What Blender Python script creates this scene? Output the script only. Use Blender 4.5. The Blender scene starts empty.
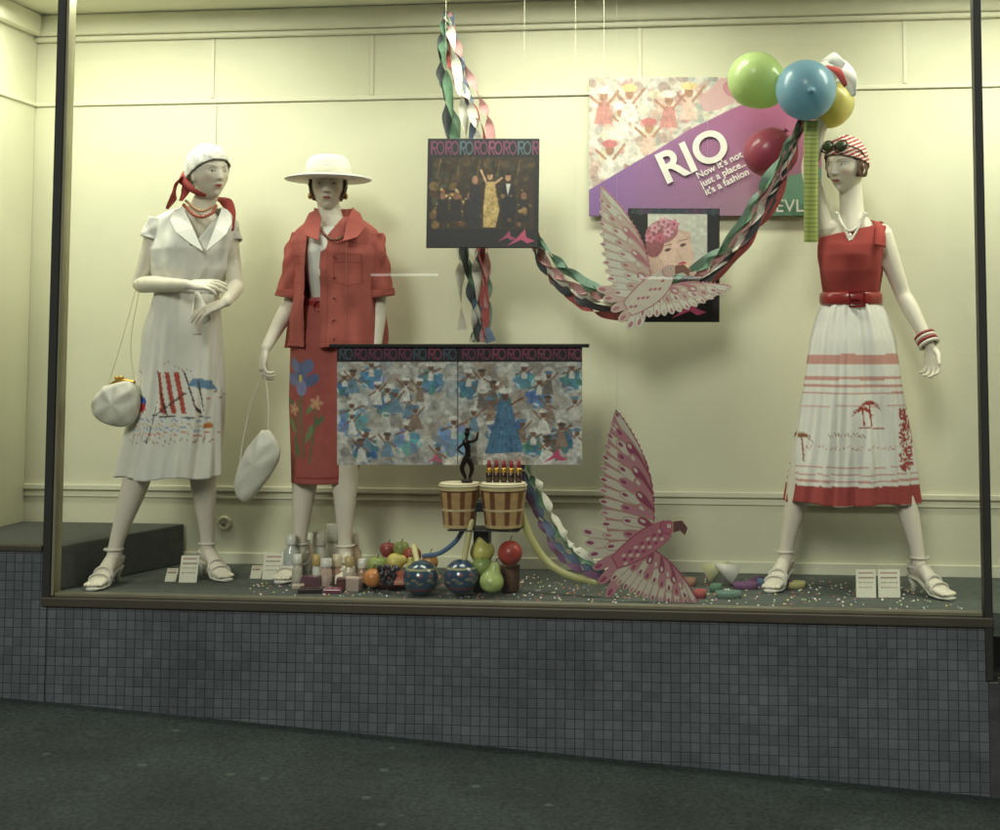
import bpy, math, random
import numpy as np
from mathutils import Vector, Matrix
random.seed(7); rng=np.random.default_rng(7)
rad=math.radians
# ---------------------------------------------------------------- camera frame: image pixels cast through the fitted camera to world points
F=1370.0; YAW=rad(6.5); PIT=rad(4.0); CX=600.0; CY=347-F*math.tan(PIT); H=1.5
Rv=np.array([math.cos(YAW),math.sin(YAW),0.0])
Fv=np.array([-math.sin(YAW)*math.cos(PIT),math.cos(YAW)*math.cos(PIT),math.sin(PIT)])
Uv=np.array([math.sin(YAW)*math.sin(PIT),-math.cos(YAW)*math.sin(PIT),math.cos(PIT)])
C0=np.array([0,0,H])
def _d(u,v): return Fv*F+Rv*(u-CX)-Uv*(v-CY)
def W(u,v,Y):
    d=_d(u,v); return C0+d*(Y/d[1])
def G(u,v,z):
    d=_d(u,v); return C0+d*((z-H)/d[2])
def ppm(u,Y): return 1.0/abs(W(u+1,347,Y)[0]-W(u,347,Y)[0])
def plane_px(x,z,Y):   # image pixel (u,v) of a point taken on the plane y=Y
    P=np.stack([x,np.full_like(x,Y),z-H],-1)
    w=P@Fv; return CX+F*(P@Rv)/w, CY-F*(P@Uv)/w
YG=5.0; YB=5.75; ZF=0.57; ZR=0.74; ZC=2.98
# ---------------------------------------------------------------- helpers
def lin(c):
    c=np.asarray(c,float)/255.0
    return np.where(c<=0.04045,c/12.92,((c+0.055)/1.055)**2.4)
MATS={}
def mat(name,col=(200,200,200),rough=0.5,metal=0,var=0.08,ns=12,bump=0.0,bs=150,coat=0,attr=False,sss=0,trans=0,emit=0):
    if name in MATS: return MATS[name]
    m=bpy.data.materials.new(name); m.use_nodes=True; nt=m.node_tree; N=nt.nodes; L=nt.links
    b=N['Principled BSDF']; b.inputs['Roughness'].default_value=rough; b.inputs['Metallic'].default_value=metal
    b.inputs['Coat Weight'].default_value=coat
    tc=N.new('ShaderNodeTexCoord')
    nz=N.new('ShaderNodeTexNoise'); nz.inputs['Scale'].default_value=ns; nz.inputs['Detail'].default_value=4
    L.new(tc.outputs['Object'],nz.inputs['Vector'])
    mr=N.new('ShaderNodeMapRange'); mr.inputs['To Min'].default_value=1-var; mr.inputs['To Max'].default_value=1+var
    mr.inputs['From Min'].default_value=0.3; mr.inputs['From Max'].default_value=0.7
    L.new(nz.outputs['Fac'],mr.inputs['Value'])
    mx=N.new('ShaderNodeVectorMath'); mx.operation='SCALE'
    L.new(mr.outputs['Result'],mx.inputs['Scale'])
    if attr:
        a=N.new('ShaderNodeAttribute'); a.attribute_name='Col'; L.new(a.outputs['Color'],mx.inputs[0])
    else:
        mx.inputs[0].default_value=tuple(lin(col))
    L.new(mx.outputs['Vector'],b.inputs['Base Color'])
    if bump>0:
        n2=N.new('ShaderNodeTexNoise'); n2.inputs['Scale'].default_value=bs; n2.inputs['Detail'].default_value=3
        L.new(tc.outputs['Object'],n2.inputs['Vector'])
        bp=N.new('ShaderNodeBump'); bp.inputs['Strength'].default_value=bump; bp.inputs['Distance'].default_value=0.01
        L.new(n2.outputs['Fac'],bp.inputs['Height']); L.new(bp.outputs['Normal'],b.inputs['Normal'])
    if trans>0:
        tr=N.new('ShaderNodeBsdfTranslucent'); L.new(mx.outputs['Vector'],tr.inputs['Color'])
        ms=N.new('ShaderNodeMixShader'); ms.inputs[0].default_value=trans
        L.new(b.outputs[0],ms.inputs[1]); L.new(tr.outputs[0],ms.inputs[2])
        L.new(ms.outputs[0],N['Material Output'].inputs['Surface'])
    if emit>0:
        b.inputs['Emission Color'].default_value=tuple(lin(col))+(1,); b.inputs['Emission Strength'].default_value=emit
    MATS[name]=m; return m
TOPS={}
def group(name):
    e=bpy.data.objects.new(name,None); bpy.context.collection.objects.link(e); e.empty_display_size=0.1
    TOPS[e.name]=e; return e
def obj(name,verts,faces,material=None,parent=None,smooth=True,col=None,solid=0,bevel=0,fmat=None):
    me=bpy.data.meshes.new(name)
    v=np.asarray(verts,float)
    me.from_pydata(v.tolist(),[],[list(map(int,f)) for f in faces]); me.update()
    if smooth: me.shade_smooth()
    if col is not None:
        a=me.color_attributes.new('Col','FLOAT_COLOR','POINT')
        d=np.ones((len(v),4),np.float32); d[:,:3]=lin(np.clip(col,0,255)); a.data.foreach_set('color',d.ravel())
    ms=material if isinstance(material,(list,tuple)) else [material]
    for m in ms:
        if m: me.materials.append(m)
    if fmat is not None: me.polygons.foreach_set('material_index',np.asarray(fmat,np.int32))
    o=bpy.data.objects.new(name,me); bpy.context.collection.objects.link(o)
    if parent: o.parent=parent
    if bevel>0:
        b=o.modifiers.new('b','BEVEL'); b.width=bevel; b.segments=2; b.limit_method='ANGLE'
    if solid:
        s=o.modifiers.new('s','SOLIDIFY'); s.thickness=abs(solid); s.offset=1 if solid>0 else -1
    return o
def boxg(x0,x1,y0,y1,z0,z1):
    v=[(x,y,z) for z in (z0,z1) for y in (y0,y1) for x in (x0,x1)]
    f=[(0,2,3,1),(4,5,7,6),(0,1,5,4),(2,6,7,3),(0,4,6,2),(1,3,7,5)]
    return np.array(v,float),f
def box(name,x0,x1,y0,y1,z0,z1,m,parent=None,bevel=0.0):
    v,f=boxg(x0,x1,y0,y1,z0,z1); return obj(name,v,f,m,parent,smooth=False,bevel=bevel)
def join(parts):
    V=[];Fc=[];n=0
    for v,f in parts:
        V.append(np.asarray(v,float)); Fc+= [tuple(int(i)+n for i in q) for q in f]; n+=len(v)
    return np.concatenate(V),Fc
def ringloft(rings,n=24,cap=True,closed=False):
    th=np.linspace(0,2*np.pi,n,endpoint=False); V=[]
    for c,U,Vv in rings:
        V.append(np.asarray(c)[None]+np.cos(th)[:,None]*np.asarray(U)[None]+np.sin(th)[:,None]*np.asarray(Vv)[None])
    m=len(rings); V=np.concatenate(V); Fc=[]
    rr=m if closed else m-1
    for i in range(rr):
        a=i*n; b=((i+1)%m)*n
        for j in range(n):
            k=(j+1)%n; Fc.append((a+j,a+k,b+k,b+j))
    if cap and not closed:
        Fc.append(tuple(range(n-1,-1,-1))); Fc.append(tuple((m-1)*n+j for j in range(n)))
    return V,Fc
def cr(P,sub):
    P=np.asarray(P,float)
    if P.ndim==1: P=P[:,None]
    Q=np.vstack([2*P[0]-P[1],P,2*P[-1]-P[-2]]); out=[]
    for i in range(1,len(Q)-2):
        for s in range(sub):
            t=s/sub; a,b,c,d=Q[i-1],Q[i],Q[i+1],Q[i+2]
            out.append(0.5*((2*b)+(-a+c)*t+(2*a-5*b+4*c-d)*t*t+(-a+3*b-3*c+d)*t**3))
    out.append(P[-1]); return np.array(out)
def frames(P):
    T=np.gradient(P,axis=0); T/=np.linalg.norm(T,axis=1)[:,None]+1e-12
    a=np.array([0,0,1.0]) if abs(T[0][2])<0.9 else np.array([1.0,0,0])
    u=np.cross(T[0],a); u/=np.linalg.norm(u); Us=[u]
    for i in range(1,len(P)):
        u=Us[-1]-T[i]*np.dot(Us[-1],T[i]); u/=np.linalg.norm(u)+1e-12; Us.append(u)
    Us=np.array(Us); return T,Us,np.cross(T,Us)
def tube(P,R,n=16,sub=4,round_=True):
    P=np.asarray(P,float)
    R=np.full(len(P),R) if np.isscalar(R) else np.asarray(R,float)
    Q=cr(P,sub) if sub>1 else P; r=(cr(R,sub)[:,0] if sub>1 else R)
    T,U,V=frames(Q); rings=[]
    if round_:
        for a in (80,60,35): rings.append((Q[0]-T[0]*r[0]*math.sin(rad(a)),U[0]*r[0]*math.cos(rad(a)),V[0]*r[0]*math.cos(rad(a))))
    for i in range(len(Q)): rings.append((Q[i],U[i]*r[i],V[i]*r[i]))
    if round_:
        for a in (35,60,80): rings.append((Q[-1]+T[-1]*r[-1]*math.sin(rad(a)),U[-1]*r[-1]*math.cos(rad(a)),V[-1]*r[-1]*math.cos(rad(a))))
    return ringloft(rings,n)
def ellipsoid(c,rx,ry,rz,n=20,m=12,M=None):
    V=[];Fc=[]
    for i in range(m+1):
        a=-math.pi/2+math.pi*i/m
        a=max(-math.pi/2+0.03,min(math.pi/2-0.03,a))
        for j in range(n):
            t=2*math.pi*j/n; V.append((math.cos(a)*math.cos(t)*rx,math.cos(a)*math.sin(t)*ry,math.sin(a)*rz))
    for i in range(m):
        for j in range(n):
            k=(j+1)%n; Fc.append((i*n+j,i*n+k,(i+1)*n+k,(i+1)*n+j))
    Fc.append(tuple(range(n-1,-1,-1))); Fc.append(tuple(m*n+j for j in range(n)))
    V=np.array(V)
    if M is not None: V=V@np.asarray(M).T
    return V+np.asarray(c),Fc
def lathe(c,prof,n=28,M=None):
    V=[];Fc=[]
    for r,z in prof:
        for j in range(n):
            t=2*math.pi*j/n; V.append((r*math.cos(t),r*math.sin(t),z))
    for i in range(len(prof)-1):
        for j in range(n):
            k=(j+1)%n; Fc.append((i*n+j,i*n+k,(i+1)*n+k,(i+1)*n+j))
    Fc.append(tuple(range(n-1,-1,-1))); Fc.append(tuple((len(prof)-1)*n+j for j in range(n)))
    V=np.array(V,float)
    if M is not None: V=V@np.asarray(M).T
    return V+np.asarray(c),Fc
def torus(c,R,r,U,V,n=36,m=8,rv=None):
    U=np.asarray(U,float);V=np.asarray(V,float);N=np.cross(U/np.linalg.norm(U),V/np.linalg.norm(V)); rings=[]
    for i in range(n):
        a=2*math.pi*i/n; d=U*math.cos(a)+V*math.sin(a); dn=d/np.linalg.norm(d)
        rings.append((np.asarray(c)+d*R,dn*r,N*(rv or r)))
    return ringloft(rings,m,closed=True)
def ribbon(P,w,turns=0,ph=0,sub=10,across=None,wob=0):
    Q=cr(P,sub); T,U,V=frames(Q); out=[];Fc=[]
    for i in range(len(Q)):
        s=i/(len(Q)-1); a=ph+turns*2*math.pi*s+wob*math.sin(s*17+ph*3)+wob*.6*math.sin(s*41+ph)
        d=(U[i]*math.cos(a)+V[i]*math.sin(a)) if across is None else np.asarray(across)
        ww=w if np.isscalar(w) else np.interp(s,np.linspace(0,1,len(w)),w)
        out+= [Q[i]-d*ww/2,Q[i]+V[i]*0.0,Q[i]+d*ww/2]
    for i in range(len(Q)-1):
        a=3*i; Fc+=[(a,a+1,a+4,a+3),(a+1,a+2,a+5,a+4)]
    return np.array(out),Fc
# ---------------------------------------------------------------- painter
class Cv:
    def __init__(s,U,V,bg): s.U=U;s.V=V;s.img=np.ones(U.shape+(3,))*np.asarray(bg,float)
    def put(s,m,c,a=1.0): s.img[m]=s.img[m]*(1-a)+np.asarray(c,float)*a
    def ell(s,x,y,rx,ry,c,rot=0,a=1.0):
        dx=s.U-x;dy=s.V-y;cc,ss=math.cos(rad(rot)),math.sin(rad(rot))
        s.put(((dx*cc+dy*ss)/rx)**2+((-dx*ss+dy*cc)/ry)**2<1,c,a)
    def ring(s,x,y,rx,ry,w,c):
        q=np.sqrt(((s.U-x)/rx)**2+((s.V-y)/ry)**2); s.put(np.abs(q-1)<w/max(rx,ry),c)
    def inside(s,pts):
        m=np.zeros(s.U.shape,bool);n=len(pts)
        for i in range(n):
            x0,y0=pts[i];x1,y1=pts[(i+1)%n]
            if y0==y1: continue
            c=((y0>s.V)!=(y1>s.V))&(s.U<(x1-x0)*(s.V-y0)/(y1-y0)+x0); m^=c
        return m
    def poly(s,pts,c,a=1.0): s.put(s.inside(pts),c,a)
    def line(s,x0,y0,x1,y1,w,c,a=1.0):
        dx,dy=x1-x0,y1-y0;L=dx*dx+dy*dy+1e-9
        t=np.clip(((s.U-x0)*dx+(s.V-y0)*dy)/L,0,1)
        s.put((s.U-x0-t*dx)**2+(s.V-y0-t*dy)**2<(w/2)**2,c,a)
    def rect(s,x0,y0,x1,y1,c,a=1.0): s.put((s.U>=x0)&(s.U<=x1)&(s.V>=y0)&(s.V<=y1),c,a)
    def speck(s,n,x0,y0,x1,y1,r0,r1,cols,a=1.0):
        for _ in range(n):
            x=random.uniform(x0,x1);y=random.uniform(y0,y1);r=random.uniform(r0,r1)
            s.ell(x,y,r,r*random.uniform(.4,1.3),random.choice(cols),random.uniform(0,180),a)
    def grain(s,x0,y0,x1,y1,amt=.18,k=1):
        """photographic mottling of a printed picture: soften, then break up with multi-scale tone noise"""
        m=(s.U>=x0)&(s.U<=x1)&(s.V>=y0)&(s.V<=y1);im=s.img.copy()
        for _ in range(k):
            q=im.copy();q[1:-1,1:-1]=(im[1:-1,1:-1]*2+im[:-2,1:-1]+im[2:,1:-1]+im[1:-1,:-2]+im[1:-1,2:])/6;im=q
        n=np.zeros(s.U.shape)
        for c,w in((1,.35),(3,.45),(8,.5)):
            h,wd=s.U.shape;g=rng.normal(size=(h//c+2,wd//c+2));n+=w*np.kron(g,np.ones((c,c)))[:h,:wd]
        for _ in range(2): n[1:-1,1:-1]=(n[1:-1,1:-1]+n[:-2,1:-1]+n[2:,1:-1]+n[1:-1,:-2]+n[1:-1,2:])/5
        im=im*(1+amt*n)[...,None]; s.img[m]=np.clip(im,8,245)[m]
def grid(x0,y0,x1,y1,res):
    nx=int((x1-x0)*res)+1;ny=int((y1-y0)*res)+1
    U,V=np.meshgrid(np.linspace(x0,x1,nx),np.linspace(y0,y1,ny)); return U,V
def sheet(name,cv,Y,material,parent,tilt=(0,0),mask=None,curl=0,solid=0.004):
    """flat printed sheet standing at depth Y; tilt = metres of depth gained across width / height"""
    U,V=cv.U,cv.V; ny,nx=U.shape
    a=W(U[0,0],V[0,0],Y);b=W(U[0,-1],V[0,-1],Y);c=W(U[-1,0],V[-1,0],Y);d=W(U[-1,-1],V[-1,-1],Y)
    s=((U-U[0,0])/(U[0,-1]-U[0,0]))[...,None];t=((V-V[0,0])/(V[-1,0]-V[0,0]))[...,None]
    P=a*(1-s)*(1-t)+b*s*(1-t)+c*(1-s)*t+d*s*t
    P[...,1]+=(s[...,0]-.5)*tilt[0]+(t[...,0]-.5)*tilt[1]+curl*(np.sin(s[...,0]*3.1)*0.5+0.4*np.sin(s[...,0]*9+t[...,0]*3)*0.3)
    idx=np.arange(nx*ny).reshape(ny,nx)
    q=np.stack([idx[:-1,:-1],idx[1:,:-1],idx[1:,1:],idx[:-1,1:]],-1)
    if mask is not None:
        mc=mask[:-1,:-1]&mask[1:,1:]; q=q[mc]
        used=np.unique(q); re=-np.ones(nx*ny,int); re[used]=np.arange(len(used)); q=re[q]
        return obj(name,P.reshape(-1,3)[used],q.reshape(-1,4),material,parent,True,cv.img.reshape(-1,3)[used],solid=-solid)
    return obj(name,P.reshape(-1,3),q.reshape(-1,4),material,parent,True,cv.img.reshape(-1,3),solid=-solid)
# ---------------------------------------------------------------- materials
M_wall=mat('wall_paint',(217,216,190),0.62,var=0.045,ns=2.5,bump=0.05,bs=60)
M_trim=mat('trim_paint',(220,219,195),0.5,var=0.03,ns=4)
M_carpet=mat('display_carpet',(88,94,88),0.95,var=0.2,ns=30,bump=0.4,bs=300)
M_print=mat('printed_card',attr=True,rough=0.4,var=0.03,ns=30)
M_cloth=mat('printed_cloth',attr=True,rough=0.9,var=0.03,ns=20,bump=0.12,bs=400)
M_skin=mat('mannequin_skin',attr=True,rough=0.45,var=0.03,ns=10)
M_white=mat('white_cotton',(231,230,222),0.9,var=0.03,ns=20,bump=0.1,bs=400)
M_red=mat('red_linen',(174,90,82),0.9,var=0.07,ns=25,bump=0.15,bs=400)
M_redp=mat('red_patent',(154,52,50),0.3,var=0.05,coat=0.4)
M_redj=mat('red_jersey',(162,66,61),0.9,var=0.06,bump=0.12,bs=300)
M_leather=mat('white_leather',(226,223,210),0.45,var=0.04,bump=0.1,bs=90)
M_gold=mat('gold_metal',(212,170,90),0.35,metal=1)
M_hair=mat('brown_hair',(96,68,50),0.6,var=0.3,ns=60,bump=0.5,bs=200)
M_bronze=mat('bronze_frame',(78,73,60),0.5,metal=0.3,var=0.12,ns=8)
M_dark=mat('dark_frame',(50,50,46),0.5,metal=0.2,var=0.1)
M_black=mat('black_card',(24,23,26),0.4)
M_line=mat('nylon_line',(200,202,176),0.5)
M_straw=mat('white_straw',(238,237,229),0.75,var=0.04,ns=80,bump=0.25,bs=250)
# ---------------------------------------------------------------- building
def tile_mat():
    m=bpy.data.materials.new('mosaic_tile'); m.use_nodes=True; nt=m.node_tree;N=nt.nodes;L=nt.links;b=N['Principled BSDF']
    tc=N.new('ShaderNodeTexCoord');sp=N.new('ShaderNodeSeparateXYZ');cb=N.new('ShaderNodeCombineXYZ')
    L.new(tc.outputs['Object'],sp.inputs[0])
    ad=N.new('ShaderNodeMath');ad.operation='ADD';L.new(sp.outputs['X'],ad.inputs[0]);L.new(sp.outputs['Y'],ad.inputs[1])
    wob=N.new('ShaderNodeTexNoise');wob.inputs['Scale'].default_value=7;wob.inputs['Detail'].default_value=4;L.new(tc.outputs['Object'],wob.inputs['Vector'])
    wm=N.new('ShaderNodeMath');wm.operation='MULTIPLY_ADD';wm.inputs[1].default_value=.007;L.new(wob.outputs['Fac'],wm.inputs[0]);L.new(sp.outputs['Z'],wm.inputs[2])
    L.new(ad.outputs[0],cb.inputs['X']);L.new(wm.outputs[0],cb.inputs['Y'])
    br=N.new('ShaderNodeTexBrick');br.offset=0;br.squash=1
    for k,v in (('Scale',1),('Mortar Size',0.0022),('Mortar Smooth',0.6),('Bias',-0.1),('Brick Width',0.0345),('Row Height',0.0345)): br.inputs[k].default_value=v
    br.inputs['Color1'].default_value=tuple(lin((84,90,94)))+(1,);br.inputs['Color2'].default_value=tuple(lin((99,104,108)))+(1,)
    br.inputs['Mortar'].default_value=tuple(lin((58,60,62)))+(1,)
    L.new(cb.outputs[0],br.inputs['Vector'])
    nz=N.new('ShaderNodeTexNoise');nz.inputs['Scale'].default_value=2.2;nz.inputs['Detail'].default_value=9;nz.inputs['Roughness'].default_value=.7;L.new(tc.outputs['Object'],nz.inputs['Vector'])
    mr=N.new('ShaderNodeMapRange');mr.inputs['From Min'].default_value=.3;mr.inputs['From Max'].default_value=.7;mr.inputs['To Min'].default_value=.66;mr.inputs['To Max'].default_value=1.28
    L.new(nz.outputs['Fac'],mr.inputs['Value'])
    # tile colour scaled by random mottling over the whole face
    sc=N.new('ShaderNodeVectorMath');sc.operation='SCALE';L.new(br.outputs['Color'],sc.inputs[0]);L.new(mr.outputs['Result'],sc.inputs['Scale'])
    L.new(sc.outputs[0],b.inputs['Base Color'])
    wn=N.new('ShaderNodeTexNoise');wn.inputs['Scale'].default_value=30;L.new(tc.outputs['Object'],wn.inputs['Vector'])
    r2=N.new('ShaderNodeMapRange');r2.inputs['To Min'].default_value=.2;r2.inputs['To Max'].default_value=.7;L.new(wn.outputs['Fac'],r2.inputs['Value']);L.new(r2.outputs[0],b.inputs['Roughness'])
    bp=N.new('ShaderNodeBump');bp.invert=True;bp.inputs['Strength'].default_value=.45;bp.inputs['Distance'].default_value=.003
    L.new(br.outputs['Fac'],bp.inputs['Height']);L.new(bp.outputs['Normal'],b.inputs['Normal'])
    return m
M_tile=tile_mat()
XL=W(30,300,YB)[0]; XR=W(1180,300,YB)[0]
x_m1=W(52,575,YG)[0]; x_m2=W(985,600,YG)[0]
shop=group('shop_building')
box('back_wall',XL-0.1,XR+.1,YB,YB+0.12,-0.3,3.2,M_wall,shop)
box('left_wall',XL-0.1,XL,YG-0.02,YB-0.003,-0.3,3.2,M_wall,shop)
box('right_wall',XR,XR+.1,YG-0.02,YB-0.003,-0.3,3.2,M_wall,shop)
box('ceiling',XL+.001,XR-.001,YG+0.05,YB-0.004,ZC,ZC+.12,M_trim,shop)
box('fascia',-9,9,YG-0.06,YG+0.048,ZC-0.02,5.5,mat('fascia_paint',(110,108,100),.6,var=.1,ns=3),shop)
zc=W(220,36,YB)[2]
box('cornice',XL+.001,XR-.001,YB-0.05,YB-0.001,zc+.012,ZC-.001,M_trim,shop,bevel=.012)
box('cornice_bead',XL+.001,XR-.001,YB-0.03,YB-0.0015,zc-.012,zc+.01,M_trim,shop,bevel=.006)
box('cornice_side',XL+.0005,XL+0.05,YG+.06,YB-0.051,zc+.012,ZC-.001,M_trim,shop,bevel=.012)
zb=W(220,101,YB)[2]
box('picture_rail',XL+.001,XR-.001,YB-0.010,YB-0.001,zb-.010,zb+.008,M_trim,shop,bevel=.004)
box('picture_rail_side',XL+.0005,XL+.010,YG+.06,YB-0.0105,zb-.010,zb+.008,M_trim,shop,bevel=.004)
zl=W(220,489,YB)[2]
box('dado_rail',XL+.001,XR-.001,YB-0.014,YB-0.001,zl-.010,zl+.014,M_trim,shop,bevel=.004)
box('dado_bead',XL+.001,XR-.001,YB-0.008,YB-0.0012,zl-.040,zl-.018,M_trim,shop,bevel=.003)
for i,u in enumerate((213,)):
    x=W(u,200,YB)[0]; box('batten_%d'%i,x-.010,x+.010,YB-0.006,YB-0.0011,zl+.017,zb-.017,M_trim,shop,bevel=.003)
for i,u in enumerate((213,372,640,905)):
    x=W(u,60,YB)[0]; box('upper_batten_%d'%i,x-.008,x+.008,YB-0.005,YB-0.0011,zb+.013,zc-.013,M_trim,shop,bevel=.002)
box('skirting',XL+.001,XR-.001,YB-0.012,YB-0.001,ZF,ZF+.05,M_trim,shop,bevel=.004)
box('display_floor',XL,XR,YG+0.0,YB-.0005,ZF-.08,ZF,M_carpet,shop)
xa=x_m1-.0; xb_=W(186,530,YB)[0]
v=np.array([(XL+.001,YG+.03,ZF+.001),(xa,YG+.03,ZF+.001),(xb_,YB-.017,ZF+.001),(XL+.001,YB-.017,ZF+.001),(XL+.001,YG+.03,ZR),(xa,YG+.03,ZR),(xb_,YB-.017,ZR),(XL+.001,YB-.017,ZR)])
obj('raised_floor',v,[(0,3,2,1),(4,5,6,7),(0,1,5,4),(1,2,6,5),(2,3,7,6),(3,0,4,7)],mat('step_carpet',(82,84,78),.95,var=.15,ns=25,bump=.4,bs=300),shop,False,bevel=.006)
box('tiled_riser',x_m1+.0,x_m2+.0,YG-.03,YG+.10,-1.2,ZF-.045,M_tile,shop)
box('tiled_riser_side_bay',XL-2,x_m1-.001,YG-.034,YG+.10,-1.2,ZR-.012,M_tile,shop)
zrb=W(992,682,YG+.05)[2]
box('tiled_riser_end_bay',x_m2+.04,XR+2,YG+.03,YG+.12,-1.2,zrb,M_tile,shop)
box('end_pier',x_m2+.0005,x_m2+.039,YG-.036,YG+.12,-1.2,zrb+.02,mat('dark_tile_edge',(70,70,72),.4,var=.2,ns=20),shop,bevel=.004)
win=group('shop_window')
box('left_mullion',x_m1-.020,x_m1+.014,YG-.04,YG+.03,ZF-.04,ZC+.02,M_dark,win,bevel=.004)
box('left_mullion_edge',x_m1+.0145,x_m1+.026,YG-.034,YG+.02,ZF-.005,ZC+.02,mat('aluminium_edge',(150,146,118),.4,metal=.4),win,bevel=.002)
box('right_mullion',x_m2-.008,x_m2+.020,YG-.04,YG+.03,zrb+.021,ZC+.02,M_dark,win,bevel=.004)
box('sill',x_m1-.02,x_m2+.022,YG-.045,YG+.028,ZF-.044,ZF-.008,M_bronze,win,bevel=.005)
box('sill_bead',x_m1+.027,x_m2-.013,YG-.028,YG+.01,ZF-.0075,ZF+.006,mat('sill_bead_metal',(128,124,100),.45,metal=.3,var=.1),win,bevel=.002)
box('side_bay_sill',XL-2,x_m1-.023,YG-.04,YG+.028,ZR-.0115,ZR+.012,M_bronze,win,bevel=.004)
box('end_bay_sill',x_m2+.0395,XR+2,YG+.02,YG+.06,zrb+.0005,zrb+.025,M_bronze,win,bevel=.004)
gm=bpy.data.materials.new('window_glass');gm.use_nodes=True;N=gm.node_tree.nodes;L=gm.node_tree.links;N.remove(N['Principled BSDF'])
lw=N.new('ShaderNodeLayerWeight');lw.inputs['Blend'].default_value=.5
pw=N.new('ShaderNodeMath');pw.operation='POWER';pw.inputs[1].default_value=5;L.new(lw.outputs['Facing'],pw.inputs[0])
ma=N.new('ShaderNodeMath');ma.operation='MULTIPLY_ADD';ma.inputs[1].default_value=.9;ma.inputs[2].default_value=.08;L.new(pw.outputs[0],ma.inputs[0])
tr=N.new('ShaderNodeBsdfTransparent');tr.inputs[0].default_value=(.95,.97,.94,1)
gl=N.new('ShaderNodeBsdfGlossy');gl.inputs['Roughness'].default_value=.0
mx=N.new('ShaderNodeMixShader');L.new(ma.outputs[0],mx.inputs[0]);L.new(tr.outputs[0],mx.inputs[1]);L.new(gl.outputs[0],mx.inputs[2]);L.new(mx.outputs[0],N['Material Output'].inputs[0])
def pane(n,x0,x1,z0,z1): obj(n,[(x0,YG-.01,z0),(x1,YG-.01,z0),(x1,YG-.01,z1),(x0,YG-.01,z1)],[(0,1,2,3)],gm,win,False)
pane('glass_main',x_m1+.017,x_m2-.0085,ZF-.004,ZC+.01)
pane('glass_side_bay',XL-2,x_m1-.021,ZR+.012,ZC+.01)
pane('glass_end_bay',x_m2+.021,XR+2,zrb+.025,ZC+.01)
# ---------------------------------------------------------------- ground
pa=W(0,697,YG-.03); pb=W(980,796,YG-.03); sl=(pb[2]-pa[2])/(pb[0]-pa[0])
gz=lambda x: pa[2]+sl*(x-pa[0])
def asphalt(name,c,spots):
    m=bpy.data.materials.new(name);m.use_nodes=True;N=m.node_tree.nodes;L=m.node_tree.links;b=N['Principled BSDF']
    tc=N.new('ShaderNodeTexCoord')
    n1=N.new('ShaderNodeTexNoise');n1.inputs['Scale'].default_value=1.3;n1.inputs['Detail'].default_value=8;n1.inputs['Roughness'].default_value=.65;L.new(tc.outputs['Object'],n1.inputs['Vector'])
    n2=N.new('ShaderNodeTexNoise');n2.inputs['Scale'].default_value=70;n2.inputs['Detail'].default_value=4;L.new(tc.outputs['Object'],n2.inputs['Vector'])
    a=N.new('ShaderNodeMapRange');a.inputs['From Min'].default_value=.3;a.inputs['From Max'].default_value=.7;a.inputs['To Min'].default_value=.55;a.inputs['To Max'].default_value=1.5;L.new(n1.outputs[0],a.inputs['Value'])
    a2=N.new('ShaderNodeMapRange');a2.inputs['From Min'].default_value=.3;a2.inputs['From Max'].default_value=.7;a2.inputs['To Min'].default_value=.5;a2.inputs['To Max'].default_value=1.5;L.new(n2.outputs[0],a2.inputs['Value'])
    mu=N.new('ShaderNodeMath');mu.operation='MULTIPLY';L.new(a.outputs[0],mu.inputs[0]);L.new(a2.outputs[0],mu.inputs[1])
    sc=N.new('ShaderNodeVectorMath');sc.operation='SCALE';sc.inputs[0].default_value=tuple(lin(c));L.new(mu.outputs[0],sc.inputs['Scale'])
    vo=N.new('ShaderNodeTexVoronoi');vo.inputs['Scale'].default_value=6.5;L.new(tc.outputs['Object'],vo.inputs['Vector'])
    dn=N.new('ShaderNodeMath');dn.operation='MULTIPLY_ADD';dn.inputs[1].default_value=.12;L.new(n2.outputs[0],dn.inputs[0]);L.new(vo.outputs['Distance'],dn.inputs[2])
    lt=N.new('ShaderNodeMath');lt.operation='LESS_THAN';lt.inputs[1].default_value=.16;L.new(dn.outputs[0],lt.inputs[0])
    sx=N.new('ShaderNodeSeparateXYZ');L.new(vo.outputs['Color'],sx.inputs[0])
    g=N.new('ShaderNodeMath');g.operation='GREATER_THAN';g.inputs[1].default_value=.45;L.new(sx.outputs['X'],g.inputs[0])
    m3=N.new('ShaderNodeMath');m3.operation='MULTIPLY';L.new(lt.outputs[0],m3.inputs[0]);L.new(g.outputs[0],m3.inputs[1])
    m4=N.new('ShaderNodeMath');m4.operation='MULTIPLY';m4.inputs[1].default_value=spots;L.new(m3.outputs[0],m4.inputs[0])
    mi=N.new('ShaderNodeMixRGB');L.new(m4.outputs[0],mi.inputs[0]);L.new(sc.outputs[0],mi.inputs[1]);mi.inputs[2].default_value=tuple(lin((118,130,118)))+(1,)
    L.new(mi.outputs[0],b.inputs['Base Color']);b.inputs['Roughness'].default_value=.8
    bp=N.new('ShaderNodeBump');bp.inputs['Strength'].default_value=.5;bp.inputs['Distance'].default_value=.006;L.new(n2.outputs[0],bp.inputs['Height']);L.new(bp.outputs[0],b.inputs['Normal'])
    return m
def slab(name,x0,x1,y0,y1,dz,m):
    return obj(name,[(x0,y0,gz(x0)+dz),(x1,y0,gz(x1)+dz),(x1,y1,gz(x1)+dz),(x0,y1,gz(x0)+dz)],[(0,1,2,3)],m,None,False)
slab('ground',-200,200,-200,200,-.30,asphalt('earth_asphalt',(66,66,60),0))
slab('road',-60,60,-11,-1.6,-.13,asphalt('road_asphalt',(60,60,60),0))
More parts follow.
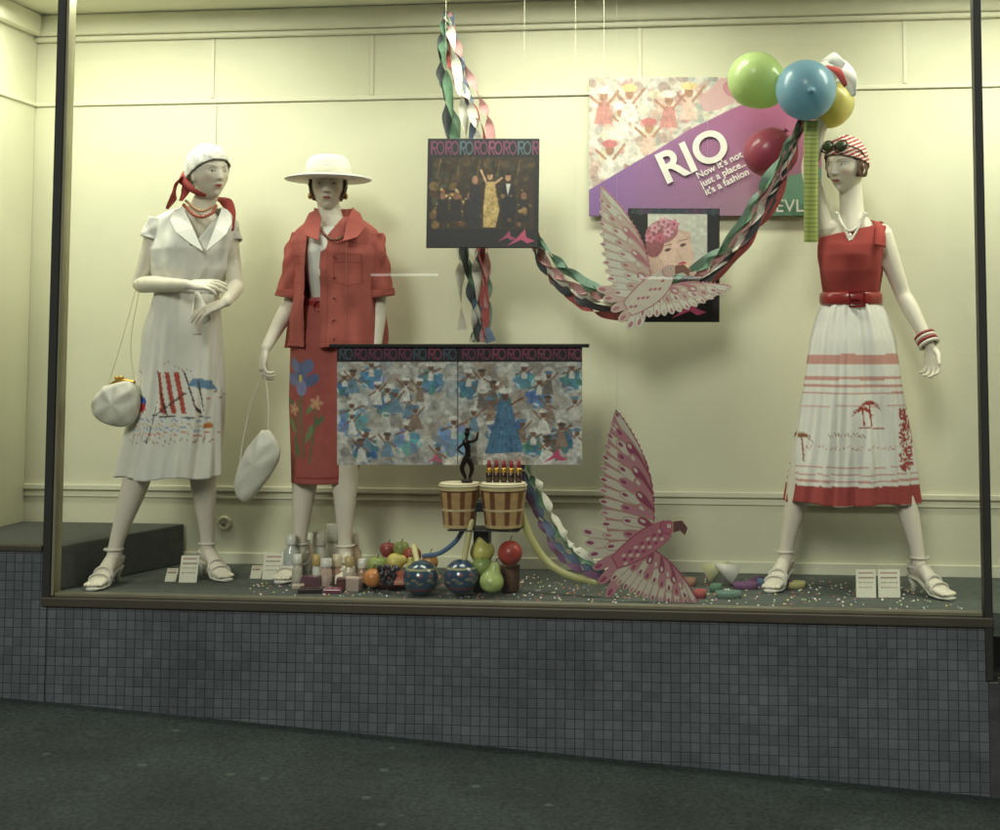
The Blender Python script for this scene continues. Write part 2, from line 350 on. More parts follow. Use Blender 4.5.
slab('pavement',-60,60,-1.6,YG+.02,0,asphalt('pavement_asphalt',(60,68,64),.5))
vv=[]
for x in (-60,60): vv+= [(x,-1.75,gz(x)-.2),(x,-1.6,gz(x)-.2),(x,-1.6,gz(x)+.003),(x,-1.75,gz(x)+.003)]
obj('kerb',vv,[(0,1,5,4),(1,2,6,5),(2,3,7,6),(3,0,4,7)],mat('kerb_stone',(130,128,120),.8,var=.15,ns=6),None,False)
opp=group('opposite_building')
box('facade',-14,14,-17,-13,-3,6.6,mat('dark_brick',(60,54,50),.8,var=.2,ns=3),opp)
box('awning',-13,13,-13,-11.2,3.0,3.14,mat('awning_paint',(70,70,68),.7),opp)
for i in range(6): box('opening_%d'%i,-11+i*4,-8.4+i*4,-12.999,-12.95,.4,2.3,M_dark,opp)
def glassvirt(u,v,dist):
    d=_d(u,v);d=d/np.linalg.norm(d);P=C0+d*dist;P[1]=2*(YG-.01)-P[1];return P
tub=mat('tube_glow',(225,240,225),.4,emit=3.6)
for i,(u0,u1,v_) in enumerate(((372,441,275),(640,700,278))):
    A=glassvirt(u0,v_,22.5);B=glassvirt(u1,v_,22.5);B[1]=A[1];B[2]=A[2]
    t=group('fluorescent_batten')
    vq,fq=tube([A,B],.022,10,1); obj('tube',vq,fq,tub,t)
    box('housing',A[0],B[0],A[1]-.04,A[1]+.04,A[2]+.04,A[2]+.09,M_dark,t)
    box('hanger_1',A[0]+.1,A[0]+.12,A[1]-.01,A[1]+.01,A[2]+.09,3.0,M_dark,t)
    box('hanger_2',B[0]-.12,B[0]-.1,A[1]-.01,A[1]+.01,A[2]+.09,3.0,M_dark,t)
# ---------------------------------------------------------------- mannequins
def headgrid(n=110,m=110):
    ph=np.linspace(-np.pi/2+.02,np.pi/2-.02,m);th=np.linspace(0,2*np.pi,n,endpoint=False)
    T,Pp=np.meshgrid(th,ph);sx=np.cos(Pp)*np.cos(T);sy=np.cos(Pp)*np.sin(T);sz=np.sin(Pp)
    z=sz*.113
    low=np.clip(-z/.113,0,1);w=1-.36*low**1.6
    x=sx*.074*w*(1+.05*np.clip(sz,0,1))
    y=np.where(sy>0,sy*.088,sy*.098)
    y=np.where(sy<0,y*(1-.45*low**1.2),y*(1-.10*low))
    fr=np.clip(sy,0,1)
    g=lambda cx,cz,sx_,sz_: np.exp(-((x-cx)/sx_)**2-((z-cz)/sz_)**2)
    d=np.zeros_like(x)
    t=np.clip((.012-z)/.042,0,1);nose=np.where((z<.016)&(z>-.034),t,0)*np.exp(-(x/(.0065+.006*t))**2)
    nose=nose+np.exp(-(x/.010)**2)*np.where(z<=-.030,np.exp(-((z+.030)/.004)**2),0)*(z<=-.034)
    d+=.020*nose
    for s in(-1,1):
        d-=.008*g(s*.031,.006,.017,.012); d+=.0055*g(s*.031,.002,.012,.008)
        d+=.003*g(s*.03,.024,.022,.006); d+=.004*g(s*.045,-.022,.016,.016); d-=.003*g(s*.04,-.055,.014,.02)
        d+=.004*g(s*.012,-.032,.005,.005)
    d+=.007*g(0,-.058,.021,.010); d-=.003*g(0,-.0585,.02,.0016); d-=.003*g(0,-.076,.02,.006); d+=.009*g(0,-.098,.018,.014)
    y=y+d*np.clip(fr*3,0,1)
    return x,y,z
HG=headgrid()
def headM(yaw,pitch,roll=0):
    fwd=np.array([math.sin(rad(yaw)),-math.cos(rad(yaw)),0])
    M=Matrix.Rotation(math.atan2(-fwd[0],fwd[1]),3,'Z')@Matrix.Rotation(rad(pitch),3,'X')@Matrix.Rotation(rad(roll),3,'Y')
    return np.array(M)
def gridfaces(m,n):
    idx=np.arange(m*n).reshape(m,n);a=idx[:-1];b=idx[1:]
    q=np.stack([a,np.roll(a,-1,1),np.roll(b,-1,1),b],-1).reshape(-1,4);return q
def headmesh(c,M,s):
    x,y,z=HG;P=np.stack([x,y,z],-1).reshape(-1,3)*s;m,n=x.shape
    f=[tuple(q) for q in gridfaces(m,n)]+[tuple(range(n-1,-1,-1)),tuple((m-1)*n+j for j in range(n))]
    return P@M.T+c,f
def shell(name,c,M,s,cond,off,noise_a,material,parent,col=None):
    x,y,z=HG;P=np.stack([x,y,z],-1);m,n=x.shape
    nr=P/np.array([.074,.09,.113])**2;nr/=np.linalg.norm(nr,axis=-1)[...,None]
    k=cond(x,y,z)
    th=np.arctan2(y,x)
    nn=noise_a*(np.sin(th*17+z*90)*.5+np.sin(th*31-z*140)*.3+np.sin(th*7+z*200)*.4)
    Q=(P+nr*(off+nn)[...,None])*s
    q=gridfaces(m,n);kk=k.reshape(-1);q=q[kk[q].all(1)]
    top=[(m-1)*n+j for j in range(n)]
    f=[tuple(a) for a in q]
    if kk[top].all(): f.append(tuple(top))
    colr=None
    if col is not None: colr=col(x,y,z).reshape(-1,3)
    return obj(name,Q.reshape(-1,3)@M.T+c,f,material,parent,True,colr,solid=.003)
def hand(parts,wr,d,nrm,side=1,curl=.35,sc=1.0,curls=None):
    d=np.asarray(d,float);d/=np.linalg.norm(d);nrm=np.asarray(nrm,float);nrm-=d*np.dot(d,nrm);nrm/=np.linalg.norm(nrm)
    s=np.cross(d,nrm)*side;wr=np.asarray(wr)
    R=[]
    for t,w,h in((-.01,.020,.017),(.01,.022,.016),(.035,.034,.016),(.06,.039,.014),(.082,.038,.011),(.09,.034,.008)):
        R.append((wr+d*t*sc,s*w*sc,nrm*h*sc))
    v,f=ringloft(R,18); parts.append((v,f))
    for i,Ln in enumerate((.070,.079,.073,.057)):
        b=wr+d*(.078-.003*abs(i-1))*sc+s*(.029-.0195*i)*sc
        fan=rad((1.4-i)*5);dd=d*math.cos(fan)+s*math.sin(fan)
        cu=curl*(1+.12*i) if curls is None else curls[i]
        P=[b];a=0
        for fr,kk in((.45,.55),(.30,1.0),(.25,.8)):
            a+=cu*kk;P.append(P[-1]+(dd*math.cos(a)+nrm*math.sin(a))*Ln*fr*sc)
        parts.append(tube(P,np.array([.0085,.0080,.0072,.0058])*sc,10,3))
    b=wr+d*.022*sc+s*.020*sc;t1=d*.62+s*.66+nrm*.35;t1/=np.linalg.norm(t1);t2=d*.85+s*.3+nrm*.4;t2/=np.linalg.norm(t2)
    parts.append(tube([b,b+t1*.036*sc,b+t1*.036*sc+t2*.03*sc,b+t1*.036*sc+t2*.053*sc],np.array([.013,.0105,.009,.0065])*sc,10,3))
def foot(parts,A,d):
    d=np.asarray(d,float);d/=np.linalg.norm(d);s=np.cross([0,0,1],d);u=np.array([0,0,1.0]);b=np.array([A[0],A[1],ZF])
    R=[(b-d*.052+u*.092,s*.012,u*.014),(b-d*.045+u*.09,s*.024,u*.024),(b-d*.02+u*.092,s*.029,u*.032),(b+d*.02+u*.09,s*.028,u*.034),(b+d*.055+u*.068,s*.031,u*.028),
       (b+d*.09+u*.044,s*.037,u*.020),(b+d*.115+u*.031,s*.039,u*.015),(b+d*.135+u*.027,s*.034,u*.012),(b+d*.148+u*.025,s*.022,u*.009)]
    parts.append(ringloft(R,18))
    for i in range(5):
        o=(i-2)*.0145;ln=.172-.006*abs(i-1.5);parts.append(tube([b+d*.125+s*o+u*.027,b+d*ln+s*o*1.05+u*.022],[.0085,.0068],8,2))
def sandal(parent,A,d,k):
    d=np.asarray(d,float);d/=np.linalg.norm(d);s=np.cross([0,0,1],d);u=np.array([0,0,1.0]);b=np.array([A[0],A[1],ZF]);P=[]
    R=[(b-d*.056+u*.062,s*.018,u*.005),(b-d*.03+u*.062,s*.03,u*.006),(b+d*.02+u*.052,s*.028,u*.005),(b+d*.06+u*.03,s*.030,u*.005),(b+d*.095+u*.012,s*.038,u*.0065),(b+d*.14+u*.008,s*.038,u*.0065),(b+d*.178+u*.008,s*.020,u*.006)]
    P.append(ringloft(R,20))
    P.append(ringloft([(b-d*.038+u*.0,s*.009,d*.009),(b-d*.036+u*.03,s*.011,d*.011),(b-d*.034+u*.06,s*.024,d*.022)],16))
    for t,z,w,h in((.108,.034,.042,.023),(.08,.05,.037,.029)):
        P.append(torus(b+d*t+u*z,1,.0045,s*w,u*h+d*.0,30,8,rv=.006))
    P.append(torus(b+d*.0+u*.135,1,.0035,s*.036,d*.036,30,8,rv=.004))
    P.append(torus(b-d*.018+u*.098,1,.0035,s*.031,d*.037,30,8,rv=.007))
    v,f=join(P);obj('sandal_%d'%k,v,f,M_leather,parent)
def body(parent,sp):
    parts=[];ph=rad(sp['yaw']);Ux=np.array([math.cos(ph),math.sin(ph),0]);Vx=np.array([-math.sin(ph),math.cos(ph),0])
    Q=[];
    for (u,v_,rx,ry) in sp['torso']: Q.append(list(W(u,v_,sp['Y']))+[rx,ry])
    Q=cr(np.array(Q),4);parts.append(ringloft([(q[:3],Ux*q[3],Vx*q[4]) for q in Q],32))
    ch=W(*sp['torso'][5][:2],sp['Y'])
    for sgn in(-1,1): parts.append(ellipsoid(ch-Vx*.050+Ux*.058*sgn+np.array([0,0,-.03]),.048,.050,.05,16,12))
    nb=W(*sp['torso'][-2][:2],sp['Y'])
    for arm in sp['arms']:
        S,E,Wr=[W(*p) for p in arm['j']]
        parts.append(tube([nb+(S-nb)*.25-np.array([0,0,.01]),S-np.array([0,0,.004])],[.036,.044],14,3))
        def mid(a,b,t): return a+(b-a)*t
        parts.append(tube([S,mid(S,E,.35),mid(S,E,.75),E,mid(E,Wr,.25),mid(E,Wr,.65),Wr],[.046,.041,.034,.031,.034,.027,.021],18,4))
        hand(parts,Wr+(Wr-E)/np.linalg.norm(Wr-E)*.004,arm['d'],arm['n'],arm.get('side',1),arm.get('curl',.35),.98,arm.get('curls'))
    for i,leg in enumerate(sp['legs']):
        Hp,K,A=[W(*p) for p in leg['j']];A[2]=ZF+.125
        m=lambda a,b,t:a+(b-a)*t
        back=-np.array([leg['d'][0],leg['d'][1],0]);back/=np.linalg.norm(back)
        parts.append(tube([Hp,m(Hp,K,.3),m(Hp,K,.7),K,m(K,A,.28)+back*.012,m(K,A,.6)+back*.004,m(K,A,.88),A-np.array([0,0,.03])],[.088,.083,.062,.050,.053,.040,.029,.029],20,4))
        foot(parts,A,(leg['d'][0],leg['d'][1],0));sandal(parent,A,(leg['d'][0],leg['d'][1],0),i+1)
    hc=W(*sp['head'][:3]);M=headM(*sp['hrot']);s=sp['hs']
    parts.append(headmesh(hc,M,s))
    for sgn in(-1,1):
        e=np.array([sgn*.0735,-.008,-.008])*s
        parts.append(ellipsoid(M@e+hc,.008*s,.018*s,.030*s,14,10,M))
    n0=nb-np.array([0,0,.03]);n1=hc+M@(np.array([0,-.028,-.075])*s)
    parts.append(tube([n0,n0*.5+n1*.5,n1,n1+np.array([0,0,.05])],[.060,.047,.046,.045],22,4))
    v,f=join(parts)
    me=bpy.data.meshes.new('tmp');me.from_pydata(v.tolist(),[],f);o=bpy.data.objects.new('tmp',me);bpy.context.collection.objects.link(o)
    r=o.modifiers.new('r','REMESH');r.mode='VOXEL';r.voxel_size=.0032
    sm=o.modifiers.new('s','SMOOTH');sm.factor=.5;sm.iterations=3
    dg=bpy.context.evaluated_depsgraph_get();me2=bpy.data.meshes.new_from_object(o.evaluated_get(dg))
    bpy.data.objects.remove(o);n=len(me2.vertices);co=np.zeros(n*3,np.float32);me2.vertices.foreach_get('co',co);co=co.reshape(-1,3).astype(float)
    col=np.ones((n,3))*np.array((233,225,208.))
    l=((co-hc)@M)/s;near=(np.abs(l)<.13).all(1)&(l[:,1]>.03);x,y,z=l[:,0],l[:,1],l[:,2]
    def pt(m,c,a=1.): 
        m=m&near; col[m]=col[m]*(1-a)+np.array(c,float)*a
    for sg in(-1,1):
        xe=(x-sg*.031)
        bl=np.exp(-((x-sg*.046)/.018)**2-((z+.026)/.016)**2)*near;col[:]=col*(1-.25*bl[:,None])+np.array((214,144,124))*.25*bl[:,None]
        es=np.exp(-(xe/.018)**2-((z-.012)/.008)**2)*near;col[:]=col*(1-.35*es[:,None])+np.array((166,144,128))*.35*es[:,None]
        pt((xe/.0150)**2+((z-.002)/.0056)**2<1,(118,96,82)); pt((xe/.0128)**2+((z-.001)/.0042)**2<1,(222,218,208)); pt(xe**2+(z-.0015)**2<.0041**2,(78,68,60))
        zb_=.026-.006*np.clip(np.abs(xe+sg*-.004)/.02,0,1)**2+.004*sg*xe/.02; pt((np.abs(z-zb_)<.0018)&(np.abs(xe)<.019),(164,138,114))
    lw_=.019;up=.0056*(1-(x/lw_)**2)*(1-.35*np.exp(-(x/.004)**2));dn=.0068*(1-(x/lw_)**2)
    pt((np.abs(x)<lw_)&(z<-.0575+up)&(z>-.0585-dn),(186,106,96)); pt((np.abs(x)<lw_)&(np.abs(z+.0582)<.0008),(146,76,70))
    a=me2.color_attributes.new('Col','FLOAT_COLOR','POINT');d=np.ones((n,4),np.float32);d[:,:3]=lin(col);a.data.foreach_set('color',d.ravel())
    me2.materials.clear();me2.materials.append(M_skin);me2.shade_smooth()
    ob=bpy.data.objects.new('body',me2);bpy.context.collection.objects.link(ob);ob.parent=parent
    return hc,M,s
def folds(th,t,spec,amp):
    o=np.zeros_like(th)
    for k,a,p,dr in spec: o+=a*np.sin(k*th+p+dr*t+.5*np.sin(t*2.3+p*2+th*2))
    return o*amp
def fspec(ks,seed):
    r=random.Random(seed);return [(k,r.uniform(.4,1)*(8/(8+k))**.5*1.3,r.uniform(0,6.28),r.uniform(-1.5,1.5)) for k in ks]
def drape(name,prof,Y,parent,material,rows=120,n=220,fs=None,amp=(0,0),paint=None,mask=None,bg=(230,228,218),yoff=0,solid=.003,lumps=0,hem=0):
    pr=np.array(prof,float);vs=np.linspace(pr[0,0],pr[-1,0],rows)
    from_=lambda k: np.interp(vs,pr[:,0],pr[:,k])
    def sm(a):
        for _ in range(6): a[1:-1]=(a[:-2]+2*a[1:-1]+a[2:])/4
        return a
    uL,uR,ry=sm(from_(1)),sm(from_(2)),sm(from_(3));th=np.linspace(0,2*np.pi,n,endpoint=False);V=[]
    for i,v_ in enumerate(vs):
        t=i/(rows-1);uc=(uL[i]+uR[i])/2;c=W(uc,v_,Y+yoff);rx=(uR[i]-uL[i])/2/ppm(uc,Y+yoff)
        f=folds(th,t*3,fs,amp[0]+(amp[1]-amp[0])*t) if fs else 0
        if lumps: f=f+lumps*(np.sin(th*2+t*9)*.5+np.sin(th*4-t*13+1+np.sin(t*7))*.35+np.sin(th*3+t*21+2*np.sin(th))*.25)
        hz=hem*t**3*np.sin(th*5+1) if hem else 0
        V.append(np.stack([c[0]+np.cos(th)*(rx+f),c[1]+np.sin(th)*(ry[i]+f),np.full(n,c[2])+hz],-1))
    V=np.concatenate(V);q=gridfaces(rows,n);U2,V2=plane_px(V[:,0],V[:,2],Y+yoff);front=np.tile(np.sin(th)<.15,rows)
    if mask is not None:
        k=~(mask(U2,V2)&front);q=q[k[q].any(1)]
    col=None
    if paint is not None:
        cv=Cv(U2,V2,bg);paint(cv,np.tile(th,rows),V2);col=cv.img
    return obj(name,V,[tuple(a) for a in q],material,parent,True,col,solid=solid)
def sleeve(name,P,R,parent,material,lump=.004,flat=1):
    Q=cr(np.array(P),10);r=cr(np.array(R,float),10)[:,0];T,U,V=frames(Q);rings=[]
    n=40;th=np.linspace(0,2*np.pi,n,endpoint=False);vv=[]
    for i in range(len(Q)):
        rr=r[i]+lump*(np.sin(3*th+i*.35)+.6*np.sin(5*th-i*.5))
        vv.append(Q[i]+np.cos(th)[:,None]*U[i]*rr[:,None]+np.sin(th)[:,None]*V[i]*rr[:,None])
    return obj(name,np.concatenate(vv),[tuple(a) for a in gridfaces(len(Q),n)],material,parent,True,solid=.003)
def beads(P,r,n):
    Q=cr(np.array(P),20);L_=np.concatenate([[0],np.cumsum(np.linalg.norm(np.diff(Q,axis=0),axis=1))]);out=[]
    for s in np.linspace(0,L_[-1],n):
        c=[np.interp(s,L_,Q[:,k]) for k in range(3)];out.append(ellipsoid(c,r,r,r,8,6))
    return join(out)
fs1=fspec((5,8,13,17),3)
# ---- white print dress
m1=group('mannequin');Y1=5.30
sp=dict(Y=Y1,yaw=18,torso=[(178,378,.10,.07),(180,345,.15,.10),(181,318,.135,.092),(186,290,.10,.078),(190,262,.116,.088),(192,243,.132,.092),(193,226,.134,.065),(197,214,.075,.052),(200,206,.045,.045)],
 arms=[dict(j=[(158,229,5.28),(140,284,5.26),(187,285,5.07)],d=(1,.05,.02),n=(.1,.5,-.8),side=1,curl=.28),
       dict(j=[(226,232,5.32),(236,286,5.30),(226,302,5.12)],d=(-.75,-.45,-.35),n=(.2,.5,-.8),side=-1,curl=.3)],
 legs=[dict(j=[(168,352,5.30),(143,455,5.23),(114,540,5.22)],d=(-.02,-1)),dict(j=[(192,352,5.32),(203,452,5.32),(208,540,5.42)],d=(.75,-.65))],
 head=(210,174,5.28),hrot=(50,2,3),hs=.93)
hc,hM,hs=body(m1,sp)
def p1(cv,th,v):
    cv.line(163,440,172,405,1.2,(60,60,60))
    x0=172
    for i in range(6):
        cv.poly([(x0+i*4.2,372),(x0+i*4.2+4.2,372),(x0+i*4.2+11,412),(x0+i*4.2+6.8,412)],(186,84,70) if i%2==0 else (232,229,219))
    cv.line(172,371,183,414,1.4,(70,50,50));cv.line(197,371,210,413,1.4,(70,50,50));cv.line(199,392,172,414,1.5,(70,50,50));cv.line(168,414,212,416,1.3,(70,60,60))
    for i,c in enumerate(((200,60,60),(230,200,70),(60,130,190),(230,225,215),(90,150,90),(60,90,170))):
        a=i*60;cv.poly([(150,403)]+[(150+9.5*math.cos(rad(a+k*12)),403+9.5*math.sin(rad(a+k*12))) for k in range(6)],c)
    for y,c in((418,(140,165,200)),(423,(206,180,130)),(427,(140,165,200)),(432,(214,140,120))):
        for k in range(14): cv.line(146+k*5,y+math.sin(k*1.7)*2.2,150+k*5,y+math.cos(k*2.1)*2.2,.9,c)
    for k in range(16): cv.line(140+k*5,440+math.sin(k)*2,142+k*5,436+math.cos(k*3)*3,.8,(160,130,120))
    cv.poly([(200,384),(206,377),(216,380),(219,390)],(110,146,180));cv.line(209,380,212,410,.9,(90,90,90));cv.ell(214,425,3,3,(200,120,60))
    cv.speck(60,140,360,222,445,.4,.9,[(170,140,120),(120,140,170),(190,110,100)])
drape('dress_skirt',[(289,157,216,.105),(300,154,218,.118),(330,147,219,.135),(400,138,220,.15),(476,122,216,.165)],Y1,m1,M_cloth,fs=fspec((4,7,11,17,23),5),amp=(.0012,.0080),paint=p1,bg=(233,231,222),hem=.006)
def v1(u,v): return (v<249)&(u>203-(249-v)*.42)&(u<205+(249-v)*.62)
drape('dress_bodice',[(207,181,222,.062),(212,168,228,.075),(218,156,234,.088),(228,151,238,.10),(236,151,237,.112),(250,151,235,.135),(270,154,229,.13),(290,158,216,.106)],Y1,m1,M_white,fs=fspec((5,9,14),8),amp=(.001,.0055),mask=v1,lumps=.005)
for k,(a) in enumerate(sp['arms']):
    S,E=W(*a['j'][0]),W(*a['j'][1]);sleeve('cap_sleeve_%d'%k,[S+(E-S)*-.14+np.array([0,0,.008]),S+(E-S)*.05,S+(E-S)*.20],[.046,.053,.054],m1,M_white,.002)
obj('lapel_1',[W(*p) for p in [(183,207,5.23),(193,228,5.175),(203,251,5.14),(190,243,5.145),(176,232,5.16),(170,220,5.19),(174,210,5.23)]],[(0,1,6),(1,5,6),(1,4,5),(1,3,4),(1,2,3)],M_white,m1,False,solid=.004)
obj('lapel_2',[W(*p) for p in [(222,207,5.24),(215,228,5.18),(206,251,5.14),(216,243,5.145),(226,234,5.16),(232,222,5.20),(228,210,5.24)]],[(0,6,1),(1,6,5),(1,5,4),(1,4,3),(1,3,2)],M_white,m1,False,solid=.004)
v,f=torus(W(187,291,Y1),1,.006,(.126,0,0),(0,.110,0),40,8,rv=.015);obj('sash',v,f,M_white,m1)
v,f=ribbon([W(196,292,5.17),W(194,312,5.15),W(197,335,5.14)],[.02,.03,.04],.1);obj('sash_tail_1',v,f,M_white,m1,solid=.002)
v,f=ribbon([W(196,292,5.17),W(202,306,5.15),W(208,322,5.14)],[.02,.03,.04],.15,.5);obj('sash_tail_2',v,f,M_white,m1,solid=.002)
def sc1(x,y,z):
    c=np.ones(x.shape+(3,))*np.array((229,228,220.));th=np.arctan2(y,x)
    d=(np.sin(th*15+z*60)*np.sin(z*150-th*6)>.80);c[d]=(176,186,196);return c
shell('head_scarf',hc,hM,hs,lambda x,y,z:(z>.046-.55*np.clip(.075-y,0,.2)),.008+.024*np.clip(-HG[1]/.1+.1,0,1)+.006*np.clip(HG[2]/.1,0,1)+.002*np.sin(HG[2]*90+HG[1]*120),.0007,M_cloth,m1,sc1)
v,f=ellipsoid(W(184,181,5.27),.022,.02,.018);obj('scarf_knot',v,f,M_redj,m1)
v,f=ribbon([W(206,196,5.24),W(196,192,5.22),W(188,186,5.23),W(182,178,5.26),(W(185,170,5.31))],[.012,.022,.03,.035,.02],.1,.9,10);obj('scarf_wrap',v,f,M_redj,m1,solid=.004)
for i,(pp,w) in enumerate((([(183,176,5.26),(176,186,5.24),(174,197,5.22),(167,209,5.22)],[.02,.055,.06,.015]),([(184,180,5.27),(186,190,5.25),(181,201,5.23)],[.015,.04,.02]),([(216,198,5.36),(226,202,5.33),(231,214,5.30),(233,231,5.26)],[.03,.05,.04,.01]))):
    v,f=ribbon([W(*p) for p in pp],w,.12,.3);obj('scarf_tail_%d'%i,v,f,M_redj,m1,solid=.002)
v,f=beads([W(184,205,5.24),W(193,214,5.2),W(202,217,5.19),W(212,213,5.21),(W(216,206,5.25))],.0075,20);obj('bead_necklace_1',v,f,mat('coral_bead',(176,96,76),.3),m1)
v,f=beads([W(186,201,5.25),W(196,209,5.21),W(203,211,5.2),W(212,207,5.22)],.006,20);obj('bead_necklace_2',v,f,mat('tan_bead',(190,150,110),.3),m1)
def purse(name,poly_,Y,th,ga=.03):
    g=group(name);c=np.mean([W(u,v,Y) for u,v in poly_],0);P=[W(u,v,Y) for u,v in poly_];P=cr(np.array(P+[P[0]]),8)[:-1]
    n=len(P);V=[]
    for k in np.linspace(-1,1,25):
        s=math.sqrt(max(0,1-abs(k)**2.4))
        for i,p in enumerate(P):
            q=c+(p-c)*max(s,.02);w=th*k;q=q+np.array([0,w*(1+ga*s*math.sin(q[0]*120+q[2]*31)+ga*s*math.sin(q[2]*90-q[0]*60)),0]);V.append(q)
    q=gridfaces(25,n);obj('pouch',V,[tuple(a) for a in q]+[tuple(range(n-1,-1,-1)),tuple(24*n+j for j in range(n))],M_leather,g,True)
    return g
hb=purse('handbag',[(104,386),(130,381),(139,395),(136,418),(122,427),(99,420),(92,404)],5.16,.05,.13)
A=W(105,389,5.16);B=W(134,382,5.16);v,f=tube([A,(A+B)/2+np.array([0,-.003,.02]),B],.007,10,6);obj('gold_frame',v,f,M_gold,hb)
v,f=join([ellipsoid((A+B)/2+np.array([-.01,-.004,.03]),.009,.009,.009),ellipsoid((A+B)/2+np.array([.01,-.004,.03]),.009,.009,.009)]);obj('clasp',v,f,M_gold,hb)
v,f=beads([A+np.array([.01,0,.01]),W(122,340,5.16),W(138,281,5.18)],.0024,70);v2,f2=beads([B,W(131,340,5.19),W(141,281,5.22)],.0024,70);v,f=join([(v,f),(v2,f2)]);obj('chain',v,f,mat('pale_chain',(216,206,170),.3,metal=.5),hb)
# ---- red shirt jacket
m2=group('mannequin');Y2=5.45
sp=dict(Y=Y2,yaw=-8,torso=[(330,388,.10,.07),(330,352,.155,.10),(331,322,.138,.092),(333,298,.10,.078),(335,272,.116,.086),(336,252,.134,.092),(336,238,.138,.065),(335,226,.075,.052),(333,217,.045,.045)],
 arms=[dict(j=[(302,243,5.45),(291,303,5.44),(266,348,5.30)],d=(-.12,-.15,-1),n=(.8,.5,0),side=-1,curl=.4,curls=[.75,.8,.85,.9]),
       dict(j=[(371,243,5.45),(379,302,5.46),(376,350,5.40)],d=(-.1,-.1,-1),n=(-.8,.4,0),side=1,curl=.3)],
 legs=[dict(j=[(316,355,5.45),(305,452,5.43),(300,540,5.45)],d=(-.15,-1)),dict(j=[(346,355,5.45),(345,452,5.40),(345,540,5.42)],d=(.3,-1))],
 head=(328,186,5.43),hrot=(14,0,0),hs=.92)
hc,hM,hs=body(m2,sp)
def p2(cv,th,v):
    g1,g2=(96,120,86),(122,144,100)
    for a in((300,460,312,385),(312,455,309,392),(297,430,306,400),(318,462,326,408)): cv.line(*a,1.8,g1)
    for x,y,r,rt in((298,424,9,60),(322,405,10,-50),(304,445,11,75),(318,432,9,-70),(328,420,7,-40),(296,402,7,50)): cv.ell(x,y,r,2.6,random.choice([g1,g2]),rt)
    for x,y,rx,ry,rt,c in((308,372,8,10,0,(104,116,152)),(298,379,10,5,30,(122,128,170)),(320,380,10,5,-30,(94,108,146)),(310,387,6,8,0,(140,140,180)),(302,365,5,8,-30,(126,132,170)),(317,366,6,8,30,(110,120,160))): cv.ell(x,y,rx,ry,c,rt)
    cv.ell(309,378,2,4,(216,190,110))
    for x,y in((326,402),(300,408)): 
        for k in range(5): cv.ell(x+4*math.cos(k*1.256),y+4*math.sin(k*1.256),3,2,(212,156,132),k*72)
        cv.ell(x,y,1.6,1.6,(210,190,100))
    cv.line(288,476,356,476,.8,(140,56,50))
M_pl=mat('print_linen',attr=True,rough=.9,var=.07,ns=25,bump=.15,bs=400)
drape('skirt',[(298,307,362,.10),(312,299,366,.118),(345,292,370,.13),(400,291,370,.125),(440,292,364,.12),(482,293,353,.115)],Y2,m2,M_pl,fs=fspec((3,5,8),12),amp=(.001,.005),paint=p2,bg=(172,90,84))
drape('white_top',[(228,315,352,.075),(240,307,362,.108),(252,304,366,.128),(275,308,362,.122),(300,312,356,.096)],Y2,m2,M_white,fs=fs1,amp=(.001,.002))
v,f=torus(W(334,306,Y2),1,.006,(.121,0,0),(0,.108,0),40,8,rv=.018);obj('belt',v,f,M_redp,m2)
v,f=torus(W(319,306,Y2-.113),1,.004,(.022,0,0),(0,0,.022),20,6);obj('belt_buckle',v,f,M_redp,m2)
def v2(u,v): return (u>314+np.clip(240-v,0,40)*-.30-(v-240)*.0)&(u<331+np.clip(245-v,0,40)*.65)
def pj(cv,th,v):
    dkr=(132,56,48);md=(152,66,58)
    for a,b,c,d in((344,256,368,256),(344,256,344,284),(368,256,368,284),(344,284,356,287),(356,287,368,284),(298,258,311,258),(298,258,298,284),(311,258,311,284),(298,284,311,284),(344,264,368,264),(298,265,311,265)): cv.line(a,b,c,d,.8,dkr,.75)
    cv.line(338,244,338,346,.7,md,.7);cv.line(311,250,313,346,.7,md,.6);cv.line(288,342,384,342,.7,md,.8);cv.line(290,246,320,243,.7,md,.7);cv.line(346,243,380,246,.7,md,.7)
drape('jacket',[(217,314,356,.062),(223,305,366,.078),(230,296,375,.090),(241,291,380,.112),(255,291,381,.136),(290,293,378,.136),(320,291,380,.146),(347,289,381,.153)],Y2,m2,M_pl,n=300,rows=180,fs=fspec((3,5,8,12),15),amp=(.001,.010),mask=v2,lumps=.007,paint=pj,bg=(174,92,84),hem=.004)
for k,a in enumerate(sp['arms']):
    S,E=W(*a['j'][0]),W(*a['j'][1]);sleeve('jacket_sleeve_%d'%k,[S-(E-S)*.12+np.array([0,0,.006]),S+(E-S)*.12,S+(E-S)*.5,S+(E-S)*.90],[.048,.057,.057,.060],m2,M_red,.005)
    sleeve('sleeve_cuff_%d'%k,[S+(E-S)*.80,S+(E-S)*.92],[.0655,.0665],m2,M_red,.001)
obj('collar_1',[W(*p) for p in [(317,209,5.40),(321,218,5.36),(318,240,5.285),(305,235,5.31),(303,225,5.34),(309,213,5.39)]],[(0,1,5),(1,4,5),(1,3,4),(1,2,3)],M_red,m2,False,solid=.005)
obj('collar_2',[W(*p) for p in [(353,208,5.41),(348,218,5.36),(343,241,5.285),(357,237,5.30),(366,226,5.34),(360,213,5.39)]],[(0,5,1),(1,5,4),(1,4,3),(1,3,2)],M_red,m2,False,solid=.005)
P=[]
for t in np.linspace(0,1,13):
    a=rad(190)-rad(200)*t;r1=.072;b0=W(334,220,5.43);P.append((b0+np.array([math.cos(a)*r1,math.sin(a)*r1*.7,0]),b0+np.array([math.cos(a)*(r1+.008),math.sin(a)*(r1*.7+.010),.05])))
